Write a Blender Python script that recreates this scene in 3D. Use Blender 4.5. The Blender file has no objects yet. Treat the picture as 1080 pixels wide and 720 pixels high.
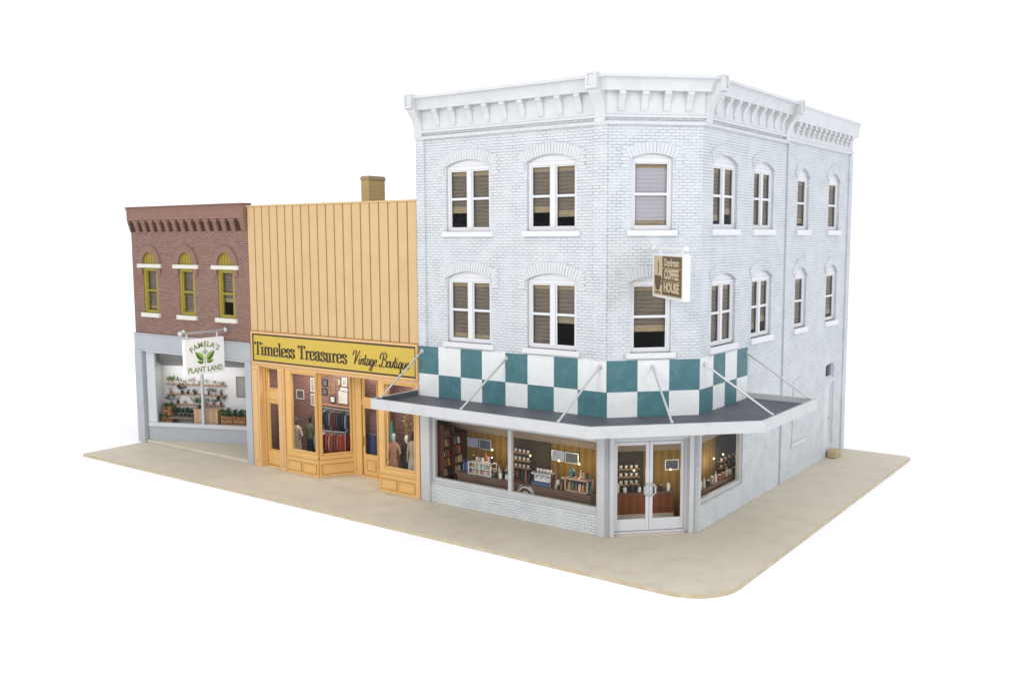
import bpy, bmesh, math, random
from mathutils import Vector, Matrix
random.seed(7)
S2 = 2 ** .5
scene = bpy.context.scene
COL = scene.collection

# ------------------------------------------------------------------ helpers
class Frame:
    """local axes on a facade: u along the wall, n outward, z up"""
    def __init__(s, o, U, N):
        s.o = Vector(o); s.U = Vector(U).normalized(); s.N = Vector(N).normalized()
    def P(s, u, n, z):
        return s.o + s.U * u + s.N * n + Vector((0, 0, z))
FRONT = Frame((0, 0, 0), (1, 0, 0), (0, -1, 0))
CHAM = Frame((0, 0, 0), (1, 1, 0), (1, -1, 0))
SIDE = Frame((2, 0, 0), (0, 1, 0), (1, 0, 0))
WORLD = Frame((0, 0, 0), (1, 0, 0), (0, 1, 0))
PLANT = Frame((-23.35, .12, 0), (.92117, .38917, 0), (.38917, -.92117, 0))
BAYB = Frame((-12.4, .04, 0), (.7, 1.21, 0), (1.21, -.7, 0))
DOORC = Frame((0, 1.2, 0), (1, 0, 0), (0, -1, 0))

class MB:
    def __init__(s): s.v = []; s.f = []; s.m = []
    def add(s, vs, fs, mi=0):
        b = len(s.v); s.v += [tuple(v) for v in vs]
        for f in fs: s.f.append([b + i for i in f]); s.m.append(mi)
        return s
    def fbox(s, fr, u0, u1, n0, n1, z0, z1, mi=0):
        if u1 < u0: u0, u1 = u1, u0
        if n1 < n0: n0, n1 = n1, n0
        vs = [fr.P(u, n, z) for z in (z0, z1) for u, n in ((u0, n0), (u1, n0), (u1, n1), (u0, n1))]
        return s.add(vs, [(0, 3, 2, 1), (4, 5, 6, 7), (0, 1, 5, 4), (1, 2, 6, 5), (2, 3, 7, 6), (3, 0, 4, 7)], mi)
    def box(s, x0, x1, y0, y1, z0, z1, mi=0): return s.fbox(WORLD, x0, x1, y0, y1, z0, z1, mi)
    def prism(s, pts0, pts1, mi=0, caps=True):
        n = len(pts0)
        fs = [(i, (i + 1) % n, n + (i + 1) % n, n + i) for i in range(n)]
        if caps: fs += [tuple(range(n))[::-1], tuple(range(n, 2 * n))]
        return s.add(list(pts0) + list(pts1), fs, mi)
    def fprism(s, fr, poly, n0, n1, mi=0):
        return s.prism([fr.P(u, n0, z) for u, z in poly], [fr.P(u, n1, z) for u, z in poly], mi)
    def fextr(s, fr, prof, u0, u1, m0=0, m1=0, mi=0):
        return s.prism([fr.P(u0 + m0 * n, n, z) for n, z in prof], [fr.P(u1 + m1 * n, n, z) for n, z in prof], mi)
    def tube(s, pts, r, seg=8, mi=0, r1=None, ell=None):
        pts = [Vector(p) for p in pts]; rings = []
        for i, p in enumerate(pts):
            d = (pts[min(i + 1, len(pts) - 1)] - pts[max(i - 1, 0)]).normalized()
            a = Vector((0, 0, 1)) if abs(d.z) < .9 else Vector((1, 0, 0))
            x = d.cross(a).normalized(); y = d.cross(x)
            rr = r if r1 is None else r + (r1 - r) * i / (len(pts) - 1)
            if isinstance(r, (list, tuple)): rr = r[i]
            rings.append([p + x * rr * math.cos(t * 2 * math.pi / seg) + y * rr * math.sin(t * 2 * math.pi / seg) for t in range(seg)])
        vs = [q for R in rings for q in R]; fs = []
        for i in range(len(pts) - 1):
            for t in range(seg):
                fs.append((i * seg + t, i * seg + (t + 1) % seg, (i + 1) * seg + (t + 1) % seg, (i + 1) * seg + t))
        fs += [tuple(range(seg))[::-1], tuple(range((len(pts) - 1) * seg, len(pts) * seg))]
        return s.add(vs, fs, mi)
    def loft(s, rings, mi=0):
        """rings: list of (centre, rx, ry) horizontal ellipses"""
        seg = 10; vs = []; fs = []
        for c, rx, ry in rings:
            vs += [Vector(c) + Vector((rx * math.cos(t * 2 * math.pi / seg), ry * math.sin(t * 2 * math.pi / seg), 0)) for t in range(seg)]
        for i in range(len(rings) - 1):
            for t in range(seg):
                fs.append((i * seg + t, i * seg + (t + 1) % seg, (i + 1) * seg + (t + 1) % seg, (i + 1) * seg + t))
        fs += [tuple(range(seg))[::-1], tuple(range((len(rings) - 1) * seg, len(rings) * seg))]
        return s.add(vs, fs, mi)
    def lathe(s, c, prof, mi=0):
        c = Vector(c); return s.loft([(c + Vector((0, 0, z)), max(r, .001), max(r, .001)) for r, z in prof], mi)
    def ball(s, c, r, mi=0, sz=1):
        return s.lathe(c, [(r * math.sin(a), -r * sz * math.cos(a)) for a in [math.pi * i / 8 for i in range(9)]], mi)
    def leaf(s, c, d, L, w, mi=0):
        """pointed leaf, two faces folded on the mid rib"""
        c = Vector(c); d = Vector(d).normalized()
        a = Vector((random.uniform(-1, 1), random.uniform(-1, 1), random.uniform(-1, 1)))
        x = d.cross(a).normalized() * w; up = d.cross(x).normalized() * w * .5
        m = c + d * L * .45; t = c + d * L
        return s.add([c, m + x + up, t, m - x + up, m], [(0, 1, 2, 4), (0, 4, 2, 3)], mi)
    def build(s, name, mats, parent=None, smooth=None, recalc=True):
        me = bpy.data.meshes.new(name); me.from_pydata(s.v, [], s.f); me.update()
        if recalc:
            bm = bmesh.new(); bm.from_mesh(me); bmesh.ops.recalc_face_normals(bm, faces=bm.faces); bm.to_mesh(me); bm.free()
        if not isinstance(mats, (list, tuple)): mats = [mats]
        for m in mats: me.materials.append(m)
        me.polygons.foreach_set('material_index', s.m)
        uv = me.uv_layers.new(name='UVMap')
        for p in me.polygons:                         # box-projected UVs in metres
            n = p.normal
            if abs(n.z) > .8: a, b = Vector((1, 0, 0)), Vector((0, 1, 0))
            else:
                a = Vector((0, 0, 1)).cross(n).normalized(); b = Vector((0, 0, 1))
            for li in p.loop_indices:
                co = me.vertices[me.loops[li].vertex_index].co
                uv.data[li].uv = (co.dot(a), co.dot(b))
        if smooth:
            me.shade_smooth(); me.set_sharp_from_angle(angle=math.radians(smooth))
        o = bpy.data.objects.new(name, me); COL.objects.link(o)
        if parent is not None: parent_to(o, parent)
        return o

def parent_to(o, p):
    o.parent = p
    q = p; off = Vector((0, 0, 0))
    while q: off += Vector(q.location); q = q.parent
    o.location = Vector(o.location) - off
def tag(o, label=None, cat=None, group=None, kind=None):
    if label: o['label'] = label
    if cat: o['category'] = cat
    if group: o['group'] = group
    if kind: o['kind'] = kind
    return o
def thing(name, loc, label, cat, group=None):
    o = bpy.data.objects.new(name, None); COL.objects.link(o); o.location = loc; o.empty_display_size = .2
    return tag(o, label, cat, group)
def bevel(o, w=.02, seg=2):
    m = o.modifiers.new('bevel', 'BEVEL'); m.width = w; m.segments = seg; m.limit_method = 'ANGLE'; m.angle_limit = math.radians(40)
    return o
ORD = ['first', 'second', 'third', 'fourth', 'fifth', 'sixth', 'seventh', 'eighth', 'ninth', 'tenth', 'eleventh', 'twelfth']

# ------------------------------------------------------------------ materials
def mat(name, col, rough=.6, metal=0., var=.06, vscale=1.5, bump=0., bscale=25., spec=.4, dirt=None, dscale=.8, damt=.0):
    m = bpy.data.materials.new(name); m.use_nodes = True; nt = m.node_tree; N = nt.nodes; L = nt.links
    b = N['Principled BSDF']; b.inputs['Roughness'].default_value = rough; b.inputs['Metallic'].default_value = metal
    b.inputs['Specular IOR Level'].default_value = spec
    tc = N.new('ShaderNodeTexCoord')
    no = N.new('ShaderNodeTexNoise'); no.inputs['Scale'].default_value = vscale; no.inputs['Detail'].default_value = 5
    L.new(tc.outputs['Object'], no.inputs['Vector'])
    r = N.new('ShaderNodeMix'); r.data_type = 'RGBA'
    r.inputs['A'].default_value = [c * (1 - var) for c in col] + [1]; r.inputs['B'].default_value = [min(1, c * (1 + var)) for c in col] + [1]
    L.new(no.outputs['Fac'], r.inputs['Factor']); out = r.outputs['Result']
    if dirt:
        n2 = N.new('ShaderNodeTexNoise'); n2.inputs['Scale'].default_value = dscale; n2.inputs['Detail'].default_value = 8; n2.inputs['Roughness'].default_value = .65
        L.new(tc.outputs['Object'], n2.inputs['Vector'])
        rp = N.new('ShaderNodeMapRange'); rp.inputs['From Min'].default_value = .48; rp.inputs['From Max'].default_value = .72; rp.inputs['To Max'].default_value = damt
        L.new(n2.outputs['Fac'], rp.inputs['Value'])
        x = N.new('ShaderNodeMix'); x.data_type = 'RGBA'; x.inputs['B'].default_value = list(dirt) + [1]
        L.new(out, x.inputs['A']); L.new(rp.outputs['Result'], x.inputs['Factor']); out = x.outputs['Result']
    L.new(out, b.inputs['Base Color'])
    if bump:
        nb = N.new('ShaderNodeTexNoise'); nb.inputs['Scale'].default_value = bscale; nb.inputs['Detail'].default_value = 4
        L.new(tc.outputs['Object'], nb.inputs['Vector'])
        bp = N.new('ShaderNodeBump'); bp.inputs['Strength'].default_value = bump; bp.inputs['Distance'].default_value = .03
        L.new(nb.outputs['Fac'], bp.inputs['Height']); L.new(bp.outputs['Normal'], b.inputs['Normal'])
    return m
def brick_mat(name, c1, c2, mortar, bw, rh, ms, bumpd=.02, rough=.75, blotch=None, bamt=.3, speck=None, soft=.3, fade=0., streak=None, samt=.3):
    m = bpy.data.materials.new(name); m.use_nodes = True; nt = m.node_tree; N = nt.nodes; L = nt.links
    b = N['Principled BSDF']; b.inputs['Roughness'].default_value = rough; b.inputs['Specular IOR Level'].default_value = .3
    uv = N.new('ShaderNodeUVMap'); uv.uv_map = 'UVMap'
    tc = N.new('ShaderNodeTexCoord')
    wn = N.new('ShaderNodeTexNoise'); wn.inputs['Scale'].default_value = 9; L.new(tc.outputs['Object'], wn.inputs['Vector'])
    sub = N.new('ShaderNodeVectorMath'); sub.operation = 'SUBTRACT'; sub.inputs[1].default_value = (.5, .5, .5); L.new(wn.outputs['Color'], sub.inputs[0])
    sc = N.new('ShaderNodeVectorMath'); sc.operation = 'SCALE'; sc.inputs['Scale'].default_value = .035; L.new(sub.outputs[0], sc.inputs[0])
    ad = N.new('ShaderNodeVectorMath'); L.new(uv.outputs[0], ad.inputs[0]); L.new(sc.outputs[0], ad.inputs[1])
    br = N.new('ShaderNodeTexBrick'); L.new(ad.outputs[0], br.inputs['Vector'])
    br.inputs['Scale'].default_value = 1; br.inputs['Brick Width'].default_value = bw; br.inputs['Row Height'].default_value = rh
    br.inputs['Mortar Size'].default_value = ms; br.inputs['Mortar Smooth'].default_value = soft; br.inputs['Bias'].default_value = -.1
    br.inputs['Color1'].default_value = list(c1) + [1]; br.inputs['Color2'].default_value = list(c2) + [1]; br.inputs['Mortar'].default_value = list(mortar) + [1]
    out = br.outputs['Color']; relief = None
    if fade:      # paint fills the joints unevenly
        nf = N.new('ShaderNodeTexNoise'); nf.inputs['Scale'].default_value = 1.6; nf.inputs['Detail'].default_value = 6; nf.inputs['Roughness'].default_value = .7; L.new(tc.outputs['Object'], nf.inputs['Vector'])
        rf_ = N.new('ShaderNodeMapRange'); rf_.inputs['From Min'].default_value = .36; rf_.inputs['From Max'].default_value = .64; rf_.inputs['To Max'].default_value = fade; L.new(nf.outputs['Fac'], rf_.inputs['Value'])
        x = N.new('ShaderNodeMix'); x.data_type = 'RGBA'; x.inputs['B'].default_value = [(p + q) / 2 for p, q in zip(c1, c2)] + [1]
        L.new(out, x.inputs['A']); L.new(rf_.outputs['Result'], x.inputs['Factor']); out = x.outputs['Result']; relief = rf_.outputs['Result']
    if streak:
        mp = N.new('ShaderNodeMapping'); mp.inputs['Scale'].default_value = (2.6, 2.6, .28); L.new(tc.outputs['Object'], mp.inputs['Vector'])
        ns = N.new('ShaderNodeTexNoise'); ns.inputs['Scale'].default_value = 1; ns.inputs['Detail'].default_value = 7; ns.inputs['Roughness'].default_value = .6; L.new(mp.outputs[0], ns.inputs['Vector'])
        rs = N.new('ShaderNodeMapRange'); rs.inputs['From Min'].default_value = .5; rs.inputs['From Max'].default_value = .72; rs.inputs['To Max'].default_value = samt; L.new(ns.outputs['Fac'], rs.inputs['Value'])
        x = N.new('ShaderNodeMix'); x.data_type = 'RGBA'; x.inputs['B'].default_value = list(streak) + [1]
        L.new(out, x.inputs['A']); L.new(rs.outputs['Result'], x.inputs['Factor']); out = x.outputs['Result']
    no = N.new('ShaderNodeTexNoise'); no.inputs['Scale'].default_value = .9; no.inputs['Detail'].default_value = 6; L.new(tc.outputs['Object'], no.inputs['Vector'])
    if blotch:
        rp = N.new('ShaderNodeMapRange'); rp.inputs['From Min'].default_value = .4; rp.inputs['From Max'].default_value = .68; rp.inputs['To Max'].default_value = bamt
        L.new(no.outputs['Fac'], rp.inputs['Value'])
        x = N.new('ShaderNodeMix'); x.data_type = 'RGBA'; x.inputs['B'].default_value = list(blotch) + [1]
        L.new(out, x.inputs['A']); L.new(rp.outputs['Result'], x.inputs['Factor']); out = x.outputs['Result']
    if speck:
        n3 = N.new('ShaderNodeTexNoise'); n3.inputs['Scale'].default_value = 12; n3.inputs['Detail'].default_value = 3; L.new(tc.outputs['Object'], n3.inputs['Vector'])
        rp = N.new('ShaderNodeMapRange'); rp.inputs['From Min'].default_value = .6; rp.inputs['From Max'].default_value = .75; rp.inputs['To Max'].default_value = .6
        L.new(n3.outputs['Fac'], rp.inputs['Value'])
        x = N.new('ShaderNodeMix'); x.data_type = 'RGBA'; x.inputs['B'].default_value = list(speck) + [1]
        L.new(out, x.inputs['A']); L.new(rp.outputs['Result'], x.inputs['Factor']); out = x.outputs['Result']
    L.new(out, b.inputs['Base Color'])
    inv = N.new('ShaderNodeMath'); inv.operation = 'SUBTRACT'; inv.inputs[0].default_value = 1; L.new(br.outputs['Fac'], inv.inputs[1])
    n4 = N.new('ShaderNodeTexNoise'); n4.inputs['Scale'].default_value = 18; n4.inputs['Detail'].default_value = 4; L.new(tc.outputs['Object'], n4.inputs['Vector'])
    mm = N.new('ShaderNodeMath'); mm.operation = 'MULTIPLY_ADD'; mm.inputs[1].default_value = .5; L.new(n4.outputs['Fac'], mm.inputs[0]); L.new(inv.outputs[0], mm.inputs[2])
    bp = N.new('ShaderNodeBump'); bp.inputs['Strength'].default_value = 1; bp.inputs['Distance'].default_value = bumpd
    if relief:
        iv = N.new('ShaderNodeMath'); iv.operation = 'SUBTRACT'; iv.inputs[0].default_value = 1; L.new(relief, iv.inputs[1]); L.new(iv.outputs[0], bp.inputs['Strength'])
    L.new(mm.outputs[0], bp.inputs['Height']); L.new(bp.outputs['Normal'], b.inputs['Normal'])
    return m
def stripes(name, c1, c2, axis, scale, rough=.7, dist=1.5):
    m = bpy.data.materials.new(name); m.use_nodes = True; nt = m.node_tree; N = nt.nodes; L = nt.links
    b = N['Principled BSDF']; b.inputs['Roughness'].default_value = rough; b.inputs['Specular IOR Level'].default_value = .25
    uv = N.new('ShaderNodeUVMap'); uv.uv_map = 'UVMap'
    w = N.new('ShaderNodeTexWave'); w.bands_direction = axis; w.inputs['Scale'].default_value = scale; w.inputs['Distortion'].default_value = dist
    w.inputs['Detail'].default_value = 3; L.new(uv.outputs[0], w.inputs['Vector'])
    no = N.new('ShaderNodeTexNoise'); no.inputs['Scale'].default_value = 3; L.new(uv.outputs[0], no.inputs['Vector'])
    mu = N.new('ShaderNodeMath'); mu.operation = 'MULTIPLY'; L.new(w.outputs['Fac'], mu.inputs[0]); L.new(no.outputs['Fac'], mu.inputs[1])
    x = N.new('ShaderNodeMix'); x.data_type = 'RGBA'; x.inputs['A'].default_value = list(c1) + [1]; x.inputs['B'].default_value = list(c2) + [1]
    L.new(mu.outputs[0], x.inputs['Factor']); L.new(x.outputs['Result'], b.inputs['Base Color'])
    return m
def emit(name, col, s):
    m = bpy.data.materials.new(name); m.use_nodes = True; b = m.node_tree.nodes['Principled BSDF']
    b.inputs['Base Color'].default_value = list(col) + [1]; b.inputs['Emission Color'].default_value = list(col) + [1]; b.inputs['Emission Strength'].default_value = s
    return m
def glass_mat():
    m = bpy.data.materials.new('clear_glazing'); m.use_nodes = True; nt = m.node_tree; N = nt.nodes; L = nt.links
    N.remove(N['Principled BSDF'])
    t = N.new('ShaderNodeBsdfTransparent'); t.inputs[0].default_value = (.97, .98, .98, 1)
    g = N.new('ShaderNodeBsdfGlossy'); g.inputs['Roughness'].default_value = .04
    lw = N.new('ShaderNodeLayerWeight'); lw.inputs['Blend'].default_value = .5
    pw = N.new('ShaderNodeMath'); pw.operation = 'POWER'; pw.inputs[1].default_value = 5; L.new(lw.outputs['Facing'], pw.inputs[0])
    ma = N.new('ShaderNodeMath'); ma.operation = 'MULTIPLY_ADD'; ma.inputs[1].default_value = .25; ma.inputs[2].default_value = .006; L.new(pw.outputs[0], ma.inputs[0])
    mx = N.new('ShaderNodeMixShader'); L.new(ma.outputs[0], mx.inputs[0]); L.new(t.outputs[0], mx.inputs[1]); L.new(g.outputs[0], mx.inputs[2])
    L.new(mx.outputs[0], N['Material Output'].inputs[0]); return m

M = {}
M['wbrick'] = brick_mat('white_painted_brick', (.625, .652, .655), (.56, .59, .602), (.40, .437, .462), .25, .088, .011, .030, .6, (.55, .59, .63), .35, soft=.5, fade=.6, streak=(.50, .53, .55), samt=.4)
M['white'] = mat('white_trim_paint', (.595, .608, .61), .5, var=.07, vscale=3, bump=.15, bscale=20, dirt=(.47, .49, .50), dscale=1.6, damt=.5)
M['voussoir'] = mat('white_arch_brick', (.58, .61, .618), .6, var=.07, vscale=5, bump=.3)
M['sash'] = mat('white_sash_paint', (.675, .68, .685), .45, var=.03)
M['joint'] = mat('grey_joint_wash', (.40, .43, .46), .8)
M['archbed'] = mat('arch_mortar_paint', (.54, .575, .595), .8)
M['silver'] = mat('silver_grey_paint', (.52, .53, .53), .42, .15, var=.06, bump=.08, dirt=(.36, .37, .37), dscale=1.4, damt=.4)
M['doorwhite'] = mat('pale_metal_door', (.62, .63, .65), .4, .1, var=.04)
M['deck'] = mat('slate_deck', (.085, .092, .108), .6, var=.12, vscale=3, dirt=(.15, .155, .17), damt=.5)
M['teal'] = mat('teal_paint', (.056, .158, .178), .5, var=.18, vscale=4, bump=.4, bscale=14, dirt=(.12, .27, .28), dscale=2.5, damt=.45)
M['checkwhite'] = mat('white_check_paint', (.72, .74, .73), .5, var=.06, vscale=4, bump=.25, bscale=14, dirt=(.6, .62, .61), dscale=2.5, damt=.5)
M['pave'] = mat('tan_pavement_card', (.56, .51, .405), .7, var=.07, vscale=1.5, bump=.2, bscale=10, dirt=(.49, .42, .34), dscale=1.1, damt=.8)
M['pavedge'] = mat('worn_pavement_edge', (.47, .395, .265), .8, var=.2, vscale=2.5, dirt=(.55, .50, .40), dscale=2.2, damt=.8)
M['backdrop'] = mat('white_backdrop_paper', (.95, .95, .95), .9, var=0.)
M['rbrick'] = brick_mat('red_brown_brick', (.235, .13, .095), (.15, .08, .06), (.33, .245, .215), .26, .085, .013, .022, .8, (.28, .125, .08), .45, (.46, .38, .35), soft=.2)
M['rtrim'] = mat('brown_brick_trim', (.245, .14, .105), .8, var=.15, vscale=6, bump=.4, bscale=25, dirt=(.19, .09, .065), dscale=3, damt=.5)
M['rdark'] = mat('dark_brown_corbel_backing', (.05, .022, .016), .9)
M['rcap'] = mat('brown_coping', (.17, .085, .07), .7, var=.15, dirt=(.32, .16, .11), damt=.5)
M['olive'] = mat('olive_yellow_paint', (.30, .235, .018), .5, var=.1, vscale=4, bump=.1)
M['olived'] = mat('olive_groove', (.15, .115, .01), .6)
M['cream'] = mat('cream_stone_paint', (.66, .64, .56), .6, var=.08, vscale=5, bump=.2)
M['grey'] = mat('blue_grey_storefront_paint', (.40, .425, .45), .45, var=.06, bump=.1, dirt=(.33, .35, .37), damt=.4)
M['lgrey'] = mat('pale_grey_frame_paint', (.56, .585, .61), .45, var=.05)
M['boards'] = mat('peach_board_paint', (.575, .40, .20), .55, var=.07, vscale=1.8, bump=.1, bscale=18, dirt=(.54, .335, .145), dscale=1.3, damt=.55)
M['boardgap'] = mat('brown_groove_wash', (.42, .235, .085), .8)
M['trim'] = mat('amber_trim_paint', (.68, .425, .15), .5, var=.06, vscale=2.5, bump=.08, dirt=(.60, .31, .08), dscale=2.2, damt=.4)
M['post'] = mat('peach_post_paint', (.66, .42, .19), .5, var=.06, vscale=2, bump=.08, dirt=(.66, .36, .13), dscale=2.0, damt=.4)
M['trimgap'] = mat('brown_moulding_wash', (.36, .16, .03), .8)
M['signy'] = mat('mustard_sign_paint', (.55, .395, .06), .5, var=.05, vscale=2, dirt=(.52, .36, .03), damt=.3)
M['black'] = mat('black_sign_paint', (.032, .022, .012), .5)
M['chimb'] = brick_mat('tan_chimney_brick', (.55, .41, .17), (.52, .38, .155), (.45, .33, .14), .22, .075, .01, .012)
M['chimcap'] = mat('dark_chimney_cap', (.36, .28, .15), .8, var=.2)
M['glass'] = glass_mat()
M['blind'] = stripes('brown_paper_blind', (.175, .14, .105), (.055, .044, .036), 'Y', 2.6, dist=4)
M['blindtan'] = stripes('tan_blind_hem', (.33, .255, .155), (.15, .11, .07), 'Y', 3.4, dist=4)
M['blindgrey'] = stripes('grey_lilac_blind', (.42, .39, .42), (.30, .27, .30), 'Y', 2.6)
M['dark'] = mat('dark_room_lining', (.16, .15, .16), .9)
M['roof'] = mat('grey_roof_felt', (.2, .2, .21), .9, var=.1)
M['signwhite'] = mat('white_sign_board', (.88, .885, .89), .4, var=.02)
M['lgreen'] = mat('leaf_green_print', (.30, .46, .10), .5); M['dgreen'] = mat('dark_green_print', (.06, .17, .03), .5)
M['txtgreen'] = mat('grey_green_lettering', (.20, .30, .12), .5); M['sprout'] = mat('grey_sprout_print', (.42, .48, .42), .5)
M['coffeebrown'] = mat('coffee_brown_print', (.10, .055, .018), .5); M['coffeetan'] = mat('tan_print', (.47, .39, .24), .5, var=.04)
M['signframe'] = mat('cream_sign_box', (.70, .70, .68), .5)
M['step'] = mat('tan_stone_step', (.44, .35, .20), .8, var=.18, vscale=5, bump=.3)
# interiors
M['plantwall'] = mat('white_plaster', (.80, .77, .77), .8, var=.03); M['ceilg'] = mat('grey_ceiling', (.30, .30, .30), .8, var=.1)
M['plantfloor'] = mat('brown_floorboards', (.30, .2, .13), .6); M['shelfw'] = mat('shelf_wood', (.36, .20, .11), .6, var=.15)
M['counterw'] = stripes('pale_wood_planks', (.58, .39, .24), (.34, .2, .11), 'X', 1.2, dist=.6); M['tablew'] = mat('brown_table_top', (.20, .14, .10), .6)
M['cratew'] = stripes('orange_crate_wood', (.45, .21, .09), (.24, .10, .045), 'Y', 1.8)
M['terra'] = mat('terracotta', (.40, .16, .07), .8); M['potwhite'] = mat('white_glaze', (.75, .73, .7), .4); M['potdark'] = mat('dark_glaze', (.04, .04, .04), .4); M['pottan'] = mat('tan_pot', (.45, .32, .2), .7)
M['leafd'] = mat('dark_leaf', (.025, .075, .022), .5, var=.35, vscale=9); M['leafm'] = mat('mid_leaf', (.06, .14, .04), .5, var=.3, vscale=9); M['leafl'] = mat('light_leaf', (.20, .30, .08), .5, var=.3, vscale=9); M['leafb'] = mat('blackish_leaf', (.012, .02, .012), .5); M['leafp'] = mat('pinkish_leaf', (.40, .25, .24), .5)
M['shopbrick'] = brick_mat('interior_red_brick', (.24, .115, .09), (.16, .08, .065), (.34, .24, .21), .24, .09, .012, .01, .8, (.28, .15, .12), .4)
M['frameblk'] = mat('black_frame', (.02, .02, .022), .4); M['framewht'] = mat('white_frame', (.7, .69, .66), .5); M['framegld'] = mat('gold_frame', (.30, .18, .05), .4); M['paper'] = mat('print_paper', (.62, .60, .56), .7, var=.2, vscale=8); M['paperdk'] = mat('dark_print', (.12, .12, .13), .7, var=.5, vscale=9); M['papergrey'] = mat('grey_print', (.33, .33, .33), .7, var=.4, vscale=8)
M['metal'] = mat('pale_metal', (.55, .56, .57), .35, .6); M['rodm'] = mat('steel_rod', (.52, .52, .51), .4, .4)
M['counterdk'] = mat('dark_counter_wood', (.15, .088, .065), .55, var=.2, vscale=3); M['doorcounter'] = stripes('red_brown_panel', (.25, .085, .033), (.13, .04, .017), 'X', 1.3)
M['gold'] = stripes('olive_gold_panelling', (.26, .15, .036), (.11, .063, .016), 'X', 1.2); M['olivewall'] = mat('olive_wall_painted_dim', (.055, .042, .027), .8, var=.2)  # olive wall has its dimness put into the colour
M['coffceil'] = mat('taupe_ceiling', (.33, .265, .215), .8); M['tilefl'] = mat('pale_floor_tile', (.55, .48, .42), .5, var=.15, vscale=4); M['case'] = mat('bookcase_wood', (.11, .032, .018), .5, var=.2, vscale=4)
M['board'] = mat('chalkboard', (.085, .10, .12), .7, var=.35, vscale=6); M['boardl'] = mat('menu_board_painted_lit', (.34, .37, .47), .7, var=.3, vscale=7); M['chrome'] = mat('brushed_steel', (.45, .45, .46), .25, .8); M['navy'] = mat('blue_panel', (.07, .11, .20), .4); M['tealb'] = mat('teal_bottle', (.02, .22, .22), .3); M['pink'] = mat('pink_case_frame', (.55, .33, .24), .5); M['bulb'] = emit('lit_bulb', (1, .82, .5), 1.3)  # pale menu board carries its lit look in the base colour
FAB = {}
def fabric(name, col):
    if name not in FAB: FAB[name] = mat(name + '_fabric', col, .85, var=.2, vscale=7, bump=.3, bscale=9)
    return FAB[name]

# ------------------------------------------------------------------ setting
base = MB()
def rounded(pts):
    out = []
    for (x, y, r) in pts: out.append((x, y, r))
    poly = []; n = len(out)
    for i, (x, y, r) in enumerate(out):
        p = Vector((x, y)); a = (Vector(out[i - 1][:2]) - p).normalized(); b = (Vector(out[(i + 1) % n][:2]) - p).normalized()
        c = p + (a + b) * r
        s0 = p + a * r - c; s1 = p + b * r - c
        for k in range(9):
            t = k / 8; ang = s0.angle_signed(s1) if s0.length else 0
            v = s0.copy(); v.rotate(Matrix.Rotation(-ang * t, 2)) if s0.length else None
            poly.append((c.x + v.x, c.y + v.y))
    return poly
pl = rounded([(-23.62, -2.9, .12), (4.83, -2.9, 1.42), (4.83, 16.25, .35), (-23.62, 16.25, .1)])
base.prism([(x, y, -.10) for x, y in pl], [(x, y, -.012) for x, y in pl], 1)
pi = rounded([(-23.595, -2.875, .12), (4.805, -2.875, 1.40), (4.805, 16.225, .34), (-23.595, 16.225, .1)])
n = len(pl)
base.add([(x, y, -.012) for x, y in pl] + [(x, y, 0) for x, y in pi], [(i, (i + 1) % n, n + (i + 1) % n, n + i) for i in range(n)], 1)
base.add([(x, y, 0) for x, y in pi], [tuple(range(n))], 0)
tag(base.build('pavement', [M['pave'], M['pavedge']]), kind='structure')
bk = MB(); bk.add([(-400, -400, -.104), (400, -400, -.104), (400, 400, -.104), (-400, 400, -.104)], [(0, 1, 2, 3)])
tag(bk.build('ground', M['backdrop']), kind='structure')

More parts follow.
